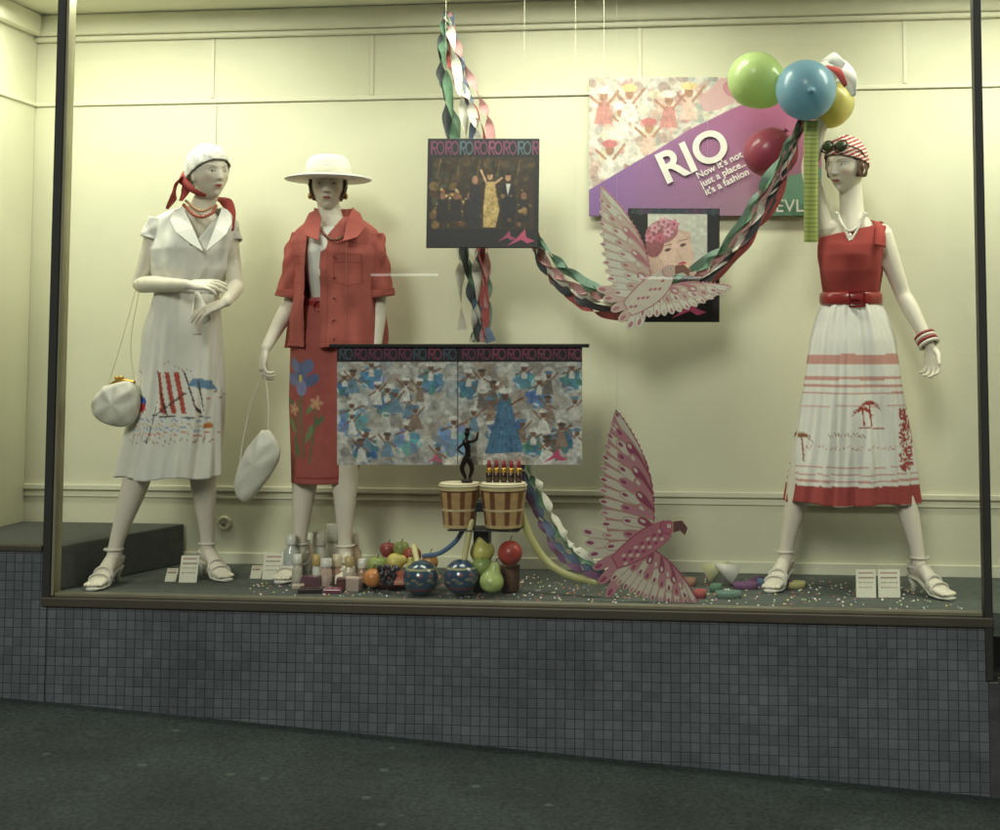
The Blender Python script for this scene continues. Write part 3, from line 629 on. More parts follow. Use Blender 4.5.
V=[p for q in P for p in q];obj('collar_back',V,[(2*i,2*i+1,2*i+3,2*i+2) for i in range(12)],M_red,m2,True,solid=.004)
v,f=join([ellipsoid(W(334,v_,Y2-.150),.006,.004,.006,10,6) for v_ in (256,277,298,320,339)]);obj('buttons',v,f,mat('dark_button',(130,60,54),.3),m2)
shell('hair',hc,hM,hs,lambda x,y,z:(z>-.06)&((y<.035)|(z>.055)),.007+0*HG[0],.003,M_hair,m2)
hz=hc+hM@np.array([0,-.006,.036])
prof=[(.172,-.012),(.177,-.009),(.176,-.005),(.150,.002),(.110,.006),(.092,.010),(.090,.035),(.086,.062),(.076,.080),(.058,.090),(.03,.094),(.004,.095)]
v,f=lathe(hz,prof,48);obj('sun_hat',v,f,M_straw,m2,solid=-.003)
v,f=lathe(hz,[(.0935,.010),(.0945,.012),(.0930,.032),(.091,.034)],48);obj('hat_band',v,f,mat('cream_band',(222,217,198),.6),m2)
v,f=join([ellipsoid(hc+hM@(np.array([s*.078,-.005,-.045])*hs),.010,.010,.014,12,8) for s in(-1,1)]);obj('earrings',v,f,M_gold,m2)
v,f=beads([W(318,226,5.35),W(326,236,5.32),W(334,240,5.31),W(344,236,5.32),W(350,226,5.35)],.007,20);obj('necklace',v,f,mat('brown_bead',(130,80,62),.3),m2)
sb=purse('shoulder_bag',[(262,430),(271,432),(280,450),(274,470),(250,500),(238,497),(235,480),(245,452)],5.26,.04,.08)
v,f=tube([W(266,366,5.29),W(252,400,5.28),W(243,440,5.27),W(238,478,5.27)],.0028,8,6);v2_,f2_=tube([W(264,368,5.29),W(268,400,5.27),W(268,432,5.26)],.0028,8,6);v,f=join([(v,f),(v2_,f2_)]);obj('strap',v,f,M_leather,sb)
# ---- red one-shoulder top, arm raised
m3=group('mannequin');Y3=5.45
sp=dict(Y=Y3,yaw=-8,torso=[(851,378,.10,.07),(850,348,.15,.10),(850,320,.135,.092),(851,297,.098,.078),(851,270,.115,.086),(852,250,.128,.086),(852,234,.128,.060),(853,223,.075,.052),(852,213,.045,.045)],
 arms=[dict(j=[(823,229,5.45),(809,168,5.42),(826,104,5.36)],d=(.28,-.1,1),n=(.8,-.2,-.2),side=-1,curls=[.7,.8,.85,.9]),
       dict(j=[(881,235,5.45),(903,295,5.45),(929,344,5.36)],d=(.10,-.2,-1),n=(-.6,-.6,0),side=-1,curl=.5)],
 legs=[dict(j=[(836,355,5.45),(806,452,5.43),(785,540,5.46)],d=(-.35,-.9)),dict(j=[(866,355,5.45),(896,452,5.42),(919,540,5.36)],d=(.55,-.8))],
 head=(846,166,5.43),hrot=(-38,-5,-3),hs=.97)
hc,hM,hs=body(m3,sp)
def p3(cv,th,v):
    pk=(206,154,142);rd=(166,76,72)
    for a,b,c in((354,364,pk),(376,379,pk),(384,386,pk),(391,393,pk),(404,405.2,(214,172,160)),(482,501,rd),(476,478,pk),(470,471.2,pk),(463,464,pk)):
        m=(v>a)&(v<b);cv.put(m,c)
    def palm(x,y,h,c):
        cv.line(x,y,x+1.5,y+h,1.5,c)
        for k in range(7):
            a=rad(-175+k*28);px,py=x,y
            for q in range(1,5):
                nx=x+2.6*q*math.cos(a);ny=y+2.2*q*math.sin(a)+.42*q*q;cv.line(px,py,nx,ny,2.2-.3*q,c);px,py=nx,ny
    palm(866,402,22,(160,70,62));palm(859,408,14,(160,70,62));palm(801,434,24,(146,100,70));cv.line(856,425,880,426,1.2,(160,70,62))
    for k in range(170):
        x=random.uniform(897,910);y=random.uniform(408,468);cv.ell(x,y,1.0,1.6,(168,74,68),random.uniform(0,90))
    for k in range(26): cv.line(800+k*4,446+math.sin(k)*1.5,802.5+k*4,444+math.cos(k*2)*2,.7,(190,140,120))
    for k in range(12): cv.line(826+k*3,431+math.sin(k*2)*2,828+k*3,434,.8,(160,122,92))
drape('skirt',[(304,822,881,.10),(314,817,886,.116),(340,810,895,.14),(400,801,904,.175),(455,793,911,.20),(500,787,916,.215)],Y3,m3,M_cloth,rows=150,n=320,fs=fspec((6,11,17,26,37),22),amp=(.0028,.0105),paint=p3,bg=(231,229,220),hem=.006)
def v3(u,v): return ((v<240-(u-815)*.22)&(u<873)) | (v<226)
drape('one_shoulder_top',[(221,832,882,.070),(228,824,888,.088),(236,819,887,.108),(246,817,885,.128),(256,817,884,.136),(272,819,883,.128),(298,825,879,.094)],Y3,m3,M_redj,fs=fspec((4,7,10),30),amp=(.0005,.003),mask=v3,lumps=.0022)
v,f=ribbon([W(880,246,5.335),W(880,232,5.365),W(877,223,5.42),W(873,222,5.5)],[.045,.04,.035,.035],0,0,10,across=(.95,.05,-.25));obj('shoulder_strap',v,f,M_redj,m3,solid=.004)
v,f=torus(W(851,299,Y3),1,.007,(.117,0,0),(0,.104,0),44,8,rv=.026);obj('belt',v,f,M_redp,m3)
bk=W(857,299,Y3-.116)
v,f=join([boxg(bk[0]-.032,bk[0]+.032,bk[1]-.004,bk[1]+.004,bk[2]+.024,bk[2]+.032),boxg(bk[0]-.032,bk[0]+.032,bk[1]-.004,bk[1]+.004,bk[2]-.032,bk[2]-.024),boxg(bk[0]-.032,bk[0]-.024,bk[1]-.0042,bk[1]+.0042,bk[2]-.0235,bk[2]+.0235),boxg(bk[0]+.024,bk[0]+.032,bk[1]-.0042,bk[1]+.0042,bk[2]-.0235,bk[2]+.0235),boxg(bk[0]-.023,bk[0]+.01,bk[1]-.006,bk[1]-.002,bk[2]-.003,bk[2]+.003)]);obj('belt_buckle',v,f,mat('dark_red_buckle',(128,30,32),.2,coat=.6),m3,False,bevel=.002)
def sc3(x,y,z):
    c=np.ones(x.shape+(3,))*np.array((224,216,206.));s=np.sin((z*1.0+x*.35+y*.25)*420)>-.1;c[s]=(166,66,62);return c
shell('striped_head_scarf',hc,hM,hs,lambda x,y,z:(z>.042-np.clip(.085-y,0,.2)*.32),.009+0*HG[0],.0015,M_cloth,m3,sc3)
shell('hair',hc,hM,hs,lambda x,y,z:(z>-.045)&(y<.03)&(z<.04),.006+0*HG[0],.003,M_hair,m3)
gp=[]
for s in(-1,1):
    gp.append(torus(hc+hM@(np.array([s*.033,.082,.078])*hs),1,.0035,hM@np.array([.028,0,0]),hM@np.array([0,-.012,.022]),24,6))
gp.append(tube([hc+hM@(np.array([-.006,.085,.08])*hs),hc+hM@(np.array([.006,.085,.08])*hs)],.003,6,2))
for s in(-1,1): gp.append(tube([hc+hM@(np.array([s*.06,.075,.08])*hs),hc+hM@(np.array([s*.082,.02,.06])*hs),hc+hM@(np.array([s*.082,-.02,.03])*hs)],.003,6,3))
v,f=join(gp);obj('sunglasses_frame',v,f,mat('frame_brown',(60,44,30),.3),m3)
v,f=join([ellipsoid(hc+hM@(np.array([s*.033,.082,.078])*hs),.026,.012,.018,16,8,hM) for s in(-1,1)]);obj('sunglasses_lens',v,f,mat('lens_green',(70,86,60),.08,coat=1),m3)
v,f=beads([W(836,213,5.38),W(842,224,5.35),W(849,231,5.34),W(858,226,5.35),W(866,214,5.38)],.0065,24);v2_,f2_=beads([W(838,214,5.37),W(846,232,5.34),W(850,240,5.33),W(856,232,5.34),W(864,214,5.37)],.006,26);v,f=join([(v,f),(v2_,f2_)]);obj('shell_necklace',v,f,mat('shell_white',(230,224,212),.3),m3)
v,f=join([ellipsoid(W(850,236+k*4,5.335),.008,.006,.012,10,6) for k in range(2)]);obj('pendant',v,f,MATS['shell_white'],m3)
wr=W(929,344,5.36);dd=wr-W(903,295,5.45);dd/=np.linalg.norm(dd);uu=np.cross(dd,[0,1,0]);uu/=np.linalg.norm(uu);vv_=np.cross(dd,uu)
for i,(o_,c) in enumerate(((-.012,'w'),(-.026,'r'),(-.038,'w'),(-.05,'r'))):
    v,f=torus(wr+dd*o_+dd*.012,1,.007,uu*.036,vv_*.036,30,8);obj('bangle_%d'%i,v,f,M_redp if c=='r' else M_leather,m3)
# ---------------------------------------------------------------- balloons
def balloon(u,v,Y,r,col,axis,squash=1.12):
    g=group('balloon');c=W(u,v,Y);ax=np.asarray(axis,float);ax/=np.linalg.norm(ax);R=r/ppm(u,Y)
    prof=[]
    for i in range(25):
        a=-math.pi/2+math.pi*i/24*.965;z=math.sin(a);rr=math.cos(a);
        if z>0: z*=squash*1.05;rr*=(1-.06*z)
        prof.append((max(rr*R,.001),z*R))
    prof+= [(.055*R+.002,R*1.2),(.004,R*1.22),(.012,R*1.27),(.014,R*1.285)]
    q=Vector((0,0,1)).rotation_difference(Vector(ax)).to_matrix();vv,ff=lathe(c,prof,36,np.array(q))
    obj('skin',vv,ff,mat('latex_%d_%d_%d'%col,col,.3,var=.03,coat=.2,trans=.45),g);return g
balloon(756,80,5.34,29,(194,214,150),(.8,-.1,-.5))
balloon(806,90,5.22,31,(146,186,204),(.1,-1,-.2),1.0)
balloon(832,103,5.40,23,(218,212,136),(-.3,-.2,-.9))
balloon(767,153,5.50,24,(182,92,112),(.6,-.1,.7))
hk=group('hand_kerchief')
for i,(P,w,m) in enumerate((([(822,62,5.34),(836,66,5.31),(848,78,5.3),(854,96,5.31)],[.03,.08,.07,.02],M_white),([(826,66,5.3),(838,72,5.28),(846,86,5.27)],[.02,.03,.02],M_redj),([(822,60,5.33),(832,58,5.31),(844,66,5.3)],[.01,.05,.03],M_white))):
    v,f=ribbon([W(*p) for p in P],w,.25,.4);obj('fold_%d'%i,v,f,m,hk,solid=.002)
U,V=grid(804,120,818,242,1.5);cv=Cv(U,V,(190,198,112))
for k in range(28): cv.rect(804,121+k*4.4,818,122.2+k*4.4,(140,160,90))
g=group('party_streamer');sheet('striped_ribbon',cv,5.26,M_print,g,curl=.02,solid=.001)
# ---------------------------------------------------------------- streamers
pal=dict(w=(228,225,212),r=(184,96,94),g=(106,142,114),b=(110,128,156),k=(86,90,94),p=(216,164,164),o=(180,134,110),v=(140,100,136),y=(206,200,138),m=(130,158,142))
def streamers(name,paths,w=.034,turns=4,wob=.5):
    g=group(name)
    for i,(c,P) in enumerate(paths):
        v,f=ribbon([W(*p) for p in P],w,turns*random.uniform(.7,1.2)*random.choice((-1,1)),random.uniform(0,6),30,wob=wob);obj('ribbon_%d'%i,v,f,mat('crepe_'+c,pal[c],.8,var=.08,ns=60,bump=.2,bs=500,trans=.2),g)
    return g
Ys=5.52
streamers('crepe_streamer',[
 ('k',[(447,12,Ys),(440,60,Ys-.01),(445,100,Ys),(450,150,Ys),(462,240,Ys),(470,290,Ys),(480,342,Ys)]),
 ('r',[(448,12,Ys),(446,50,Ys+.02),(464,95,Ys),(484,135,Ys),(478,200,Ys),(482,260,Ys),(486,340,Ys)]),
 ('g',[(446,14,Ys),(443,45,Ys-.02),(447,80,Ys-.02),(456,150,Ys),(464,230,Ys+.02),(476,300,Ys),(472,342,Ys)]),
 ('w',[(447,14,Ys),(454,50,Ys-.03),(460,90,Ys-.02),(466,140,Ys),(462,220,Ys),(460,270,Ys),(462,330,Ys)]),
 ('b',[(449,13,Ys),(455,45,Ys+.01),(466,85,Ys),(474,140,Ys),(484,230,Ys),(474,290,Ys),(491,342,Ys)]),
 ('m',[(447,14,Ys),(442,70,Ys+.02),(452,110,Ys+.02),(462,150,Ys+.02),(470,230,Ys+.02),(488,290,Ys+.02),(484,342,Ys)]),
 ('w',[(447,14,Ys),(451,60,Ys+.02),(470,105,Ys-.02),(478,150,Ys-.02),(472,230,Ys-.02),(478,290,Ys-.02),(472,342,Ys)]),
 ('p',[(447,14,Ys),(462,60,Ys+.01),(478,95,Ys+.01),(491,138,Ys),(488,230,Ys),(484,300,Ys),(480,342,Ys)])],turns=4,w=.040)
streamers('crepe_streamer',[(c,[(530+dx,232,5.42),(548+dx,264+dy,5.40),(572+dx,286+dy,5.36),(600,300+dy,5.34),(640,302+dy,5.37),(680,288+dy,5.38),(712,268+dy,5.38),(742,236+dy,5.38),(768+dy*.5,194+dy*.6,5.36),(790+dy*.4,150,5.34),(804,118,5.3)]) for c,dx,dy in (('w',0,2),('g',3,-8),('k',-2,8),('r',4,14),('p',-3,-3),('m',0,-13))],turns=6,w=.036,wob=.8)
streamers('crepe_streamer',[(c,[(518+dx,455,5.36),(528+dx,490+dy,5.34),(544+dx,525+dy,5.3),(560+dx,552+dy,5.22),(582,566+dy,5.16),(612,580+dy*.6,5.14)]) for c,dx,dy in (('v',0,4),('g',5,-8),('w',8,-13),('b',2,-2))],turns=3.5,w=.03,wob=.7)
# ---------------------------------------------------------------- printed boards
def rio_strip(cv,x0,x1,y0,h,cols,step=14.5):
    x=x0
    while x<x1-4:
        c=random.choice(cols);s=step/14.5
        cv.line(x+2,y0+2,x+2,y0+h-2,1.1,c);cv.ring(x+5,y0+h*.32,2.6,h*.2,.9,c);cv.line(x+4,y0+h*.55,x+7,y0+h-2,1.1,c)
        cv.ring(x+11,y0+h*.5,3.3*s,h*.36,.9,c);x+=step
def mini_bird(cv,x,y,s,c):
    cv.poly([(x,y),(x-7*s,y+3*s),(x-12*s,y+5*s),(x-4*s,y-1*s),(x+3*s,y-9*s),(x+4*s,y-2*s),(x+11*s,y+1*s),(x+5*s,y+3*s)],c)
def hang(g,u,v,Y,vt=0):
    a=W(u,v,Y);b=a.copy();b[2]=ZC-.04;vq,fq=tube([a,b],.0003,5,1,False);obj('hanging_line',vq,fq,M_line,g)
g=group('framed_poster');U,V=grid(427,138,538.5,248,2);cv=Cv(U,V,(36,32,38))
cv.rect(432,157,534,229,(60,46,34));cv.speck(90,433,158,533,185,1,5,[(72,56,36),(42,36,28),(96,76,48),(66,70,60)],.7)
cv.speck(70,433,186,480,226,1,5,[(116,90,52),(54,44,34),(150,116,70),(90,60,40),(76,80,66)],.8)
cv.speck(30,436,190,478,224,.8,2,[(214,182,110),(190,110,70),(224,206,166)])
for x in(443,456,470,524): cv.ell(x,196,3,4,(140,100,76));cv.poly([(x-5,200),(x+5,200),(x+7,222),(x-7,222)],(44,38,40))
for i in range(5): cv.line(440+i*20,160,437+i*20,176,1.2,(160,132,76),.5)
cv.poly([(486,182),(495,182),(497,196),(500,210),(496,228),(484,228),(484,205)],(204,174,112));cv.line(487,184,481,170,2.2,(206,164,128));cv.line(494,184,502,178,2.2,(206,164,128));cv.ell(490,176,3,4.2,(206,160,126));cv.ell(490,172.5,3.6,2.4,(70,46,32))
cv.speck(24,485,186,499,227,.5,1.6,[(226,202,146),(170,134,82)],.8)
cv.poly([(503,184),(514,184),(517,206),(514,228),(503,228),(501,205)],(36,34,40));cv.ell(508,177,3,4.2,(186,140,110));cv.ell(508,173.5,3.4,2,(46,36,28));cv.poly([(506,184),(511,184),(508,196)],(220,216,206))
cv.poly([(470,186),(480,186),(482,228),(468,228)],(46,44,50));cv.ell(475,180,3,4.2,(180,134,106))
cv.speck(14,500,190,532,226,1,3,[(140,100,62),(76,58,42),(180,142,86)],.8)
cv.grain(432,157,534,229,.12)
rio_strip(cv,429,537,139,17,[(150,76,112),(130,66,104),(86,112,122)])
mini_bird(cv,522,240,1.2,(204,84,122));mini_bird(cv,508,238,.8,(174,72,112))
sheet('poster',cv,5.32,M_print,g,tilt=(.0,-.03),solid=.012);hang(g,445,138,5.30);hang(g,524,138,5.30)
g=group('advertising_poster');U,V=grid(589,77,822,216,1.6);cv=Cv(U,V,(206,200,190))
cv.speck(560,589,77,770,216,1.5,7,[(218,212,202),(200,156,148),(176,150,140),(228,224,214),(160,130,124),(210,176,160),(184,172,172),(190,132,132),(212,202,172),(150,156,150)],.6)
for x,y in((622,112),(650,128),(610,150),(640,165),(690,92),(670,100),(604,96),(630,94)):
    cv.poly([(x-5,y+6),(x+5,y+6),(x+9,y+28),(x-10,y+28)],random.choice([(212,184,170),(192,136,130),(220,214,204)]));cv.ell(x,y,4.4,5.6,(166,126,106));cv.ell(x,y-6,8,4,random.choice([(226,220,208),(194,120,120),(218,196,144)]));cv.line(x+4,y+9,x+15,y-5,2.6,(170,130,110));cv.line(x-4,y+9,x-14,y,2.6,(170,130,110))
cv.grain(589,77,822,216,.08)
m=cv.inside([(589,190),(640,160),(655,152),(690,130),(735,108),(765,97),(822,110),(822,216.5),(589,216.5)])
tt=np.clip((cv.U-600)/190,0,1)[...,None];tv=np.clip((cv.V-100)/110,0,1)[...,None]
gr=(1-tt)*np.array((134,100,156))+tt*np.array((176,92,130));gr=gr*(1-.5*tt*tv)+np.array((120,150,134))*.5*tt*tv
cv.img[m]=gr[m]
mg=cv.inside([(772,188),(790,176),(822,168),(822,216.5),(762,216.5)]);cv.put(mg,(100,152,124),.85)
cv.poly([(700,100),(722,78),(752,78),(745,98),(720,110),(706,112)],(204,166,168));cv.ell(735,90,12,8,(190,130,142),30)
sheet('poster',cv,5.715,M_print,g,solid=.006)
def text(g,s,u,v,Y,size,rot,col,off=0,sp=1.0):
    c=bpy.data.curves.new(s,'FONT');c.body=s;c.size=size;c.extrude=.0004;c.offset=off;c.space_line=.95;c.space_character=sp
    o=bpy.data.objects.new('lettering_'+s.split()[0].lower(),c);bpy.context.collection.objects.link(o);o.location=W(u,v,Y);o.rotation_euler=(math.pi/2,rad(-rot),0);o.parent=g;o.data.materials.append(mat('ink_%d%d%d'%col,col,.4));return o
wht=(228,224,216)
text(g,'RIO',665,184,5.706,.185,24,wht,.0045,1.0)
text(g,"Now it's not\njust a place...\nit's a fashion",698,179,5.706,.041,26,wht,.0006)
text(g,'REVLON',764,212,5.706,.075,0,wht,.0)
g=group('framed_poster');U,V=grid(628,208,719.5,322,2);cv=Cv(U,V,(32,30,34))
rio_strip(cv,630,719,209,6,[(90,60,90),(60,70,80)],9)
cv.rect(648,214,707,276,(204,203,190));cv.poly([(648,240),(664,226),(690,232),(694,276),(648,276)],(206,176,160))
cv.ell(676,252,17,22,(222,190,172),-25);cv.ell(662,232,17,12,(160,104,110),-20);cv.ell(655,244,9,14,(146,88,92),10)
for x,y in((655,228),(664,222),(674,224),(650,238),(668,232),(660,238)):
    c=random.choice([(200,130,150),(186,104,126),(210,156,172)])
    for k in range(5): cv.ell(x+3*math.cos(k*1.256),y+3*math.sin(k*1.256),2.6,2,c,k*72)
    cv.ell(x,y,1.2,1.2,(160,70,90))
for x,y in((668,250),(683,245)): cv.ell(x,y,3.4,1.4,(120,84,90),-20);cv.ell(x,y,1.2,1.2,(50,40,44));cv.line(x-4,y-4,x+4,y-6,.8,(130,94,82))
cv.line(677,250,681,259,.8,(200,154,138));cv.ell(682,264,4.4,1.9,(190,72,92),-18);cv.poly([(660,272),(690,270),(700,276),(655,276)],(212,180,166))
cv.grain(648,214,707,276,.05)
cv.rect(648,278,707,279,(60,50,60));mini_bird(cv,690,311,1.5,(200,84,126));cv.speck(14,655,284,705,298,.5,1.1,[(120,110,120)])
sheet('poster',cv,5.50,M_print,g,tilt=(.02,-.02),solid=.012);hang(g,640,208,5.49);hang(g,708,208,5.49)
g=group('display_banner');U,V=grid(337,347,582,465,1.9);cv=Cv(U,V,(194,193,187))
cv.speck(520,338,362,582,466,2.0,9.0,[(208,207,200),(224,222,214),(166,162,156),(146,138,130),(186,180,168),(160,172,182),(150,144,142),(228,226,220),(172,152,138),(200,203,203)],.65)
bl=[(96,144,174),(78,122,156),(128,166,188),(90,134,150)]
for x,y,r in((372,378,13),(388,404,14),(352,422,17),(455,440,19),(507,432,20),(497,402,15),(540,396,14),(562,440,15),(432,382,14),(408,442,15),(470,388,13),(572,380,12),(366,450,14),(525,380,11),(345,388,10),(534,446,12)):
    c=random.choice(bl)
    n=9;a0=random.uniform(0,6)
    for k in range(n):    # ruffled skirt: overlapping flounces around the waist
        a=a0+k*2*math.pi/n;cv.ell(x+r*.5*math.cos(a),y+r*.42*math.sin(a),r*.52,r*.3,tuple(int(q*random.uniform(.86,1.16)) for q in c),math.degrees(a),.92)
    for k in range(3):
        a=a0+k*2.1;cv.ell(x+r*.8*math.cos(a),y+r*.66*math.sin(a),r*.28,r*.1,(218,222,220),math.degrees(a)+90,.8)
    cv.poly([(x-2.5,y-r*.8),(x+2.5,y-r*.8),(x+3,y-1),(x-3,y-1)],(220,218,210));cv.ell(x,y-r*.8-3,2.8,3.6,(124,92,76));cv.ell(x,y-r*.8-6.4,4.8,2.2,(228,226,218));cv.line(x+2,y-r*.7,x+r*.7,y-r*.95,1.7,(136,102,84));cv.line(x-2,y-r*.7,x-r*.7,y-r*.5,1.7,(136,102,84))
for _ in range(30):
    x=random.uniform(342,578);y=random.uniform(370,450);c=random.choice([(228,226,220),(216,213,206),(120,150,172),(156,134,120),(122,116,110)])
    cv.poly([(x-2.4,y+4),(x+2.4,y+4),(x+random.uniform(4,9),y+19),(x-random.uniform(4,9),y+19)],c);cv.ell(x,y,2.6,3.3,(130,96,80));s=random.choice((-1,1));cv.line(x+2*s,y+5,x+9*s,y-3,1.6,(142,108,90));cv.line(x-2*s,y+5,x-8*s,y+9,1.6,(142,108,90));cv.ell(x,y-3.2,4.2,1.8,random.choice([(230,228,222),(104,140,166),(92,80,72)]))
cv.poly([(500,402),(512,402),(516,420),(524,452),(486,454),(496,420)],(78,120,156));
for k in range(7): cv.line(505+k*.6,404,489+k*5.4,452,.9,(110,148,176),.7)
cv.ell(506,396,3.6,4.6,(112,82,68));cv.ell(506,391,7,3,(222,220,214));cv.line(512,405,524,398,2,(124,92,76))
cv.grain(336,362,583,466,.11)
cv.rect(336,346,583,362,(36,32,38));rio_strip(cv,338,458,347,14,[(140,64,96),(118,54,90),(74,88,104)],15);rio_strip(cv,462,581,347,14,[(140,64,96),(118,54,90),(74,88,104)],15)
cv.rect(458.5,347,460,363,(10,10,10));cv.line(459,363,459,466,.8,(90,86,84));mini_bird(cv,556,458,1.1,(204,86,124));mini_bird(cv,436,460,.8,(204,96,130))
sheet('banner_print',cv,5.22,M_print,g,solid=.006)
A=W(330,346,5.225);B=W(589,346,5.225);box('hanging_rail',A[0],B[0],A[1]-.014,A[1]+.014,A[2]-.006,A[2]+.008,M_black,g,bevel=.002)
hang(g,345,345,5.22);hang(g,575,345,5.22)
# ---------------------------------------------------------------- bird cut-outs
def bez(P,n,t=None):
    P=np.array(P,float);t=(np.linspace(0,1,n) if t is None else np.asarray(t))[:,None];return P[0]*(1-t)**2+2*P[1]*t*(1-t)+P[2]*t*t
class Bird:
    def __init__(s,box_,base): s.U,s.V=grid(*box_,2.8);s.cv=Cv(s.U,s.V,base);s.mask=np.zeros(s.U.shape,bool)
    def shape(s,pts,c,o=None,w=1.1,add=True):
        m=s.cv.inside(pts)
        if add: s.mask|=m
        s.cv.img[m]=c
        if o is not None:
            n=len(pts)
            for i in range(n): s.cv.line(*pts[i],*pts[(i+1)%n],w,o)
    def feather(s,a,b,w,c,o,spot=None):
        a=np.array(a,float);b=np.array(b,float);d=b-a;L=np.hypot(*d);d/=L;n=np.array([-d[1],d[0]]);pts=[]
        for t,k in((0,.35),(.3,.75),(.6,1),(.82,1.0),(.94,.7),(1,0),(.94,-.7),(.82,-1.0),(.6,-1),(.3,-.75),(0,-.35)): pts.append(tuple(a+d*L*t+n*w*k))
        s.shape(pts,c,o,.8)
        if spot is not None:
            q=a+d*(L-w*1.3);s.cv.ell(q[0],q[1],w*.75,w*.36,spot,math.degrees(math.atan2(d[1],d[0])))
    def wing(s,lead,trail,n,c1,c2,c3,o,w=4.2):
        ts=np.linspace(.02,1,n);Tp=bez(trail,n,ts);Lp=bez(lead,n,ts*.55)
        lp=[tuple(p) for p in bez(lead,24)];inner=[tuple(a*.10+b*.90) for a,b in zip(bez(lead,24),bez(trail,24))][::-1];s.shape(lp+inner,c2)
        for i in range(n-1,-1,-1):
            s.feather(Lp[i],Tp[i],w*(1-.25*ts[i]),c1,o,c2 if i%2 else c3)
        m2=max(5,int(n*.8));ts2=np.linspace(.0,.86,m2);L2=bez(lead,m2,ts2*.6);T2=bez(trail,m2,ts2)*.6+bez(lead,m2,ts2)*.4
        for i in range(m2-1,-1,-1): s.feather(L2[i],T2[i],w*.95,c2 if i%2 else c1,o,c3)
        m3=max(5,int(n*.7));ts3=np.linspace(.0,.74,m3);L3=bez(lead,m3,ts3*.6);T3=bez(trail,m3,ts3)*.3+bez(lead,m3,ts3)*.7
        for i in range(m3-1,-1,-1): s.feather(L3[i],T3[i],w*.9,c2 if i%2 else c3,o,c1)
        m=np.zeros_like(s.mask)
        for a,b in zip(lp[:-1],lp[1:]):
            s.cv.line(*a,*b,2.0,c3);m|=((s.U-a[0])**2+(s.V-a[1])**2<1.2)
        s.mask|=m
def finish_bird(b,Y,tilt,lu,lv):
    g=group('bird_cutout');sheet('cutout',b.cv,Y,M_print,g,tilt=tilt,mask=b.mask,curl=.015,solid=.003);hang(g,lu,lv,Y-.01)
c1,c2,c3,o=(234,229,214),(222,196,184),(200,134,144),(204,176,156)
b=Bird((588,178,738,338),(206,180,156))
for t in((597,289),(603,299),(611,311),(619,322),(628,330),(638,328)): b.feather((648,296),t,4.8,c2 if t[0]%2 else c1,o,c3)
b.wing([(652,298),(656,236),(601,185)],[(614,294),(594,258),(601,187)],12,c1,c2,c3,o,3.8)
b.wing([(648,294),(682,276),(732,286)],[(640,318),(684,320),(731,289)],12,c1,c2,c3,o,3.8)
b.shape(bez([(624,303),(640,280),(664,268)],8).tolist()+bez([(674,279),(668,302),(632,316)],8).tolist(),(230,218,202),(190,130,136))
for k in range(6):
    for q in range(3): b.cv.ell(633+k*6-q*1.5,303-k*4.4+q*4,2.0,1.3,(198,130,140) if (k+q)%2 else (232,222,202),-35)
b.shape([(670+7.5*math.cos(a),271+6.5*math.sin(a)) for a in np.linspace(0,6.28,18)[:-1]],(224,190,180),(190,130,136))
b.shape([(675,265),(684,264),(691,270),(689,277),(683,273),(675,275)],(150,104,92),(226,200,150),.8);b.cv.ell(671,269,1.7,1.7,(236,230,210));b.cv.ell(671,269,.8,.8,(30,20,20))
finish_bird(b,5.30,(.05,0),604,190)
c1,c2,c3,o=(206,196,182),(186,128,140),(150,70,100),(176,136,116)
b=Bird((576,402,706,610),(150,60,92))
for t in((582,530),(584,542),(588,555),(593,569),(599,584),(607,598)): b.feather((636,549),t,5.2,c2 if t[0]%2 else c1,o,c3)
b.wing([(652,546),(664,466),(616,409)],[(606,550),(588,478),(615,411)],13,c1,c2,c3,o,4.6)
b.wing([(646,546),(678,562),(699,604)],[(610,580),(640,610),(697,605)],12,c1,c2,c3,o,3.8)
b.shape(bez([(612,557),(640,527),(664,521)],8).tolist()+bez([(672,537),(656,558),(618,569)],8).tolist(),(184,112,126),(150,66,90))
for k in range(7):
    for q in range(3): b.cv.ell(624+k*6+q,556-k*4+q*4,2.1,1.4,(150,66,96) if (k+q)%2 else (212,198,182),-30)
b.shape([(668+8*math.cos(a),528+7*math.sin(a)) for a in np.linspace(0,6.28,18)[:-1]],(180,100,120),(150,66,90))
b.shape([(673,522),(682,521),(688,529),(685,537),(680,532),(673,534)],(100,64,64),(200,160,110),.8);b.cv.ell(669,527,1.9,1.9,(236,230,210));b.cv.ell(669,527,.8,.8,(30,20,20))
finish_bird(b,5.07,(.03,0),617,414)
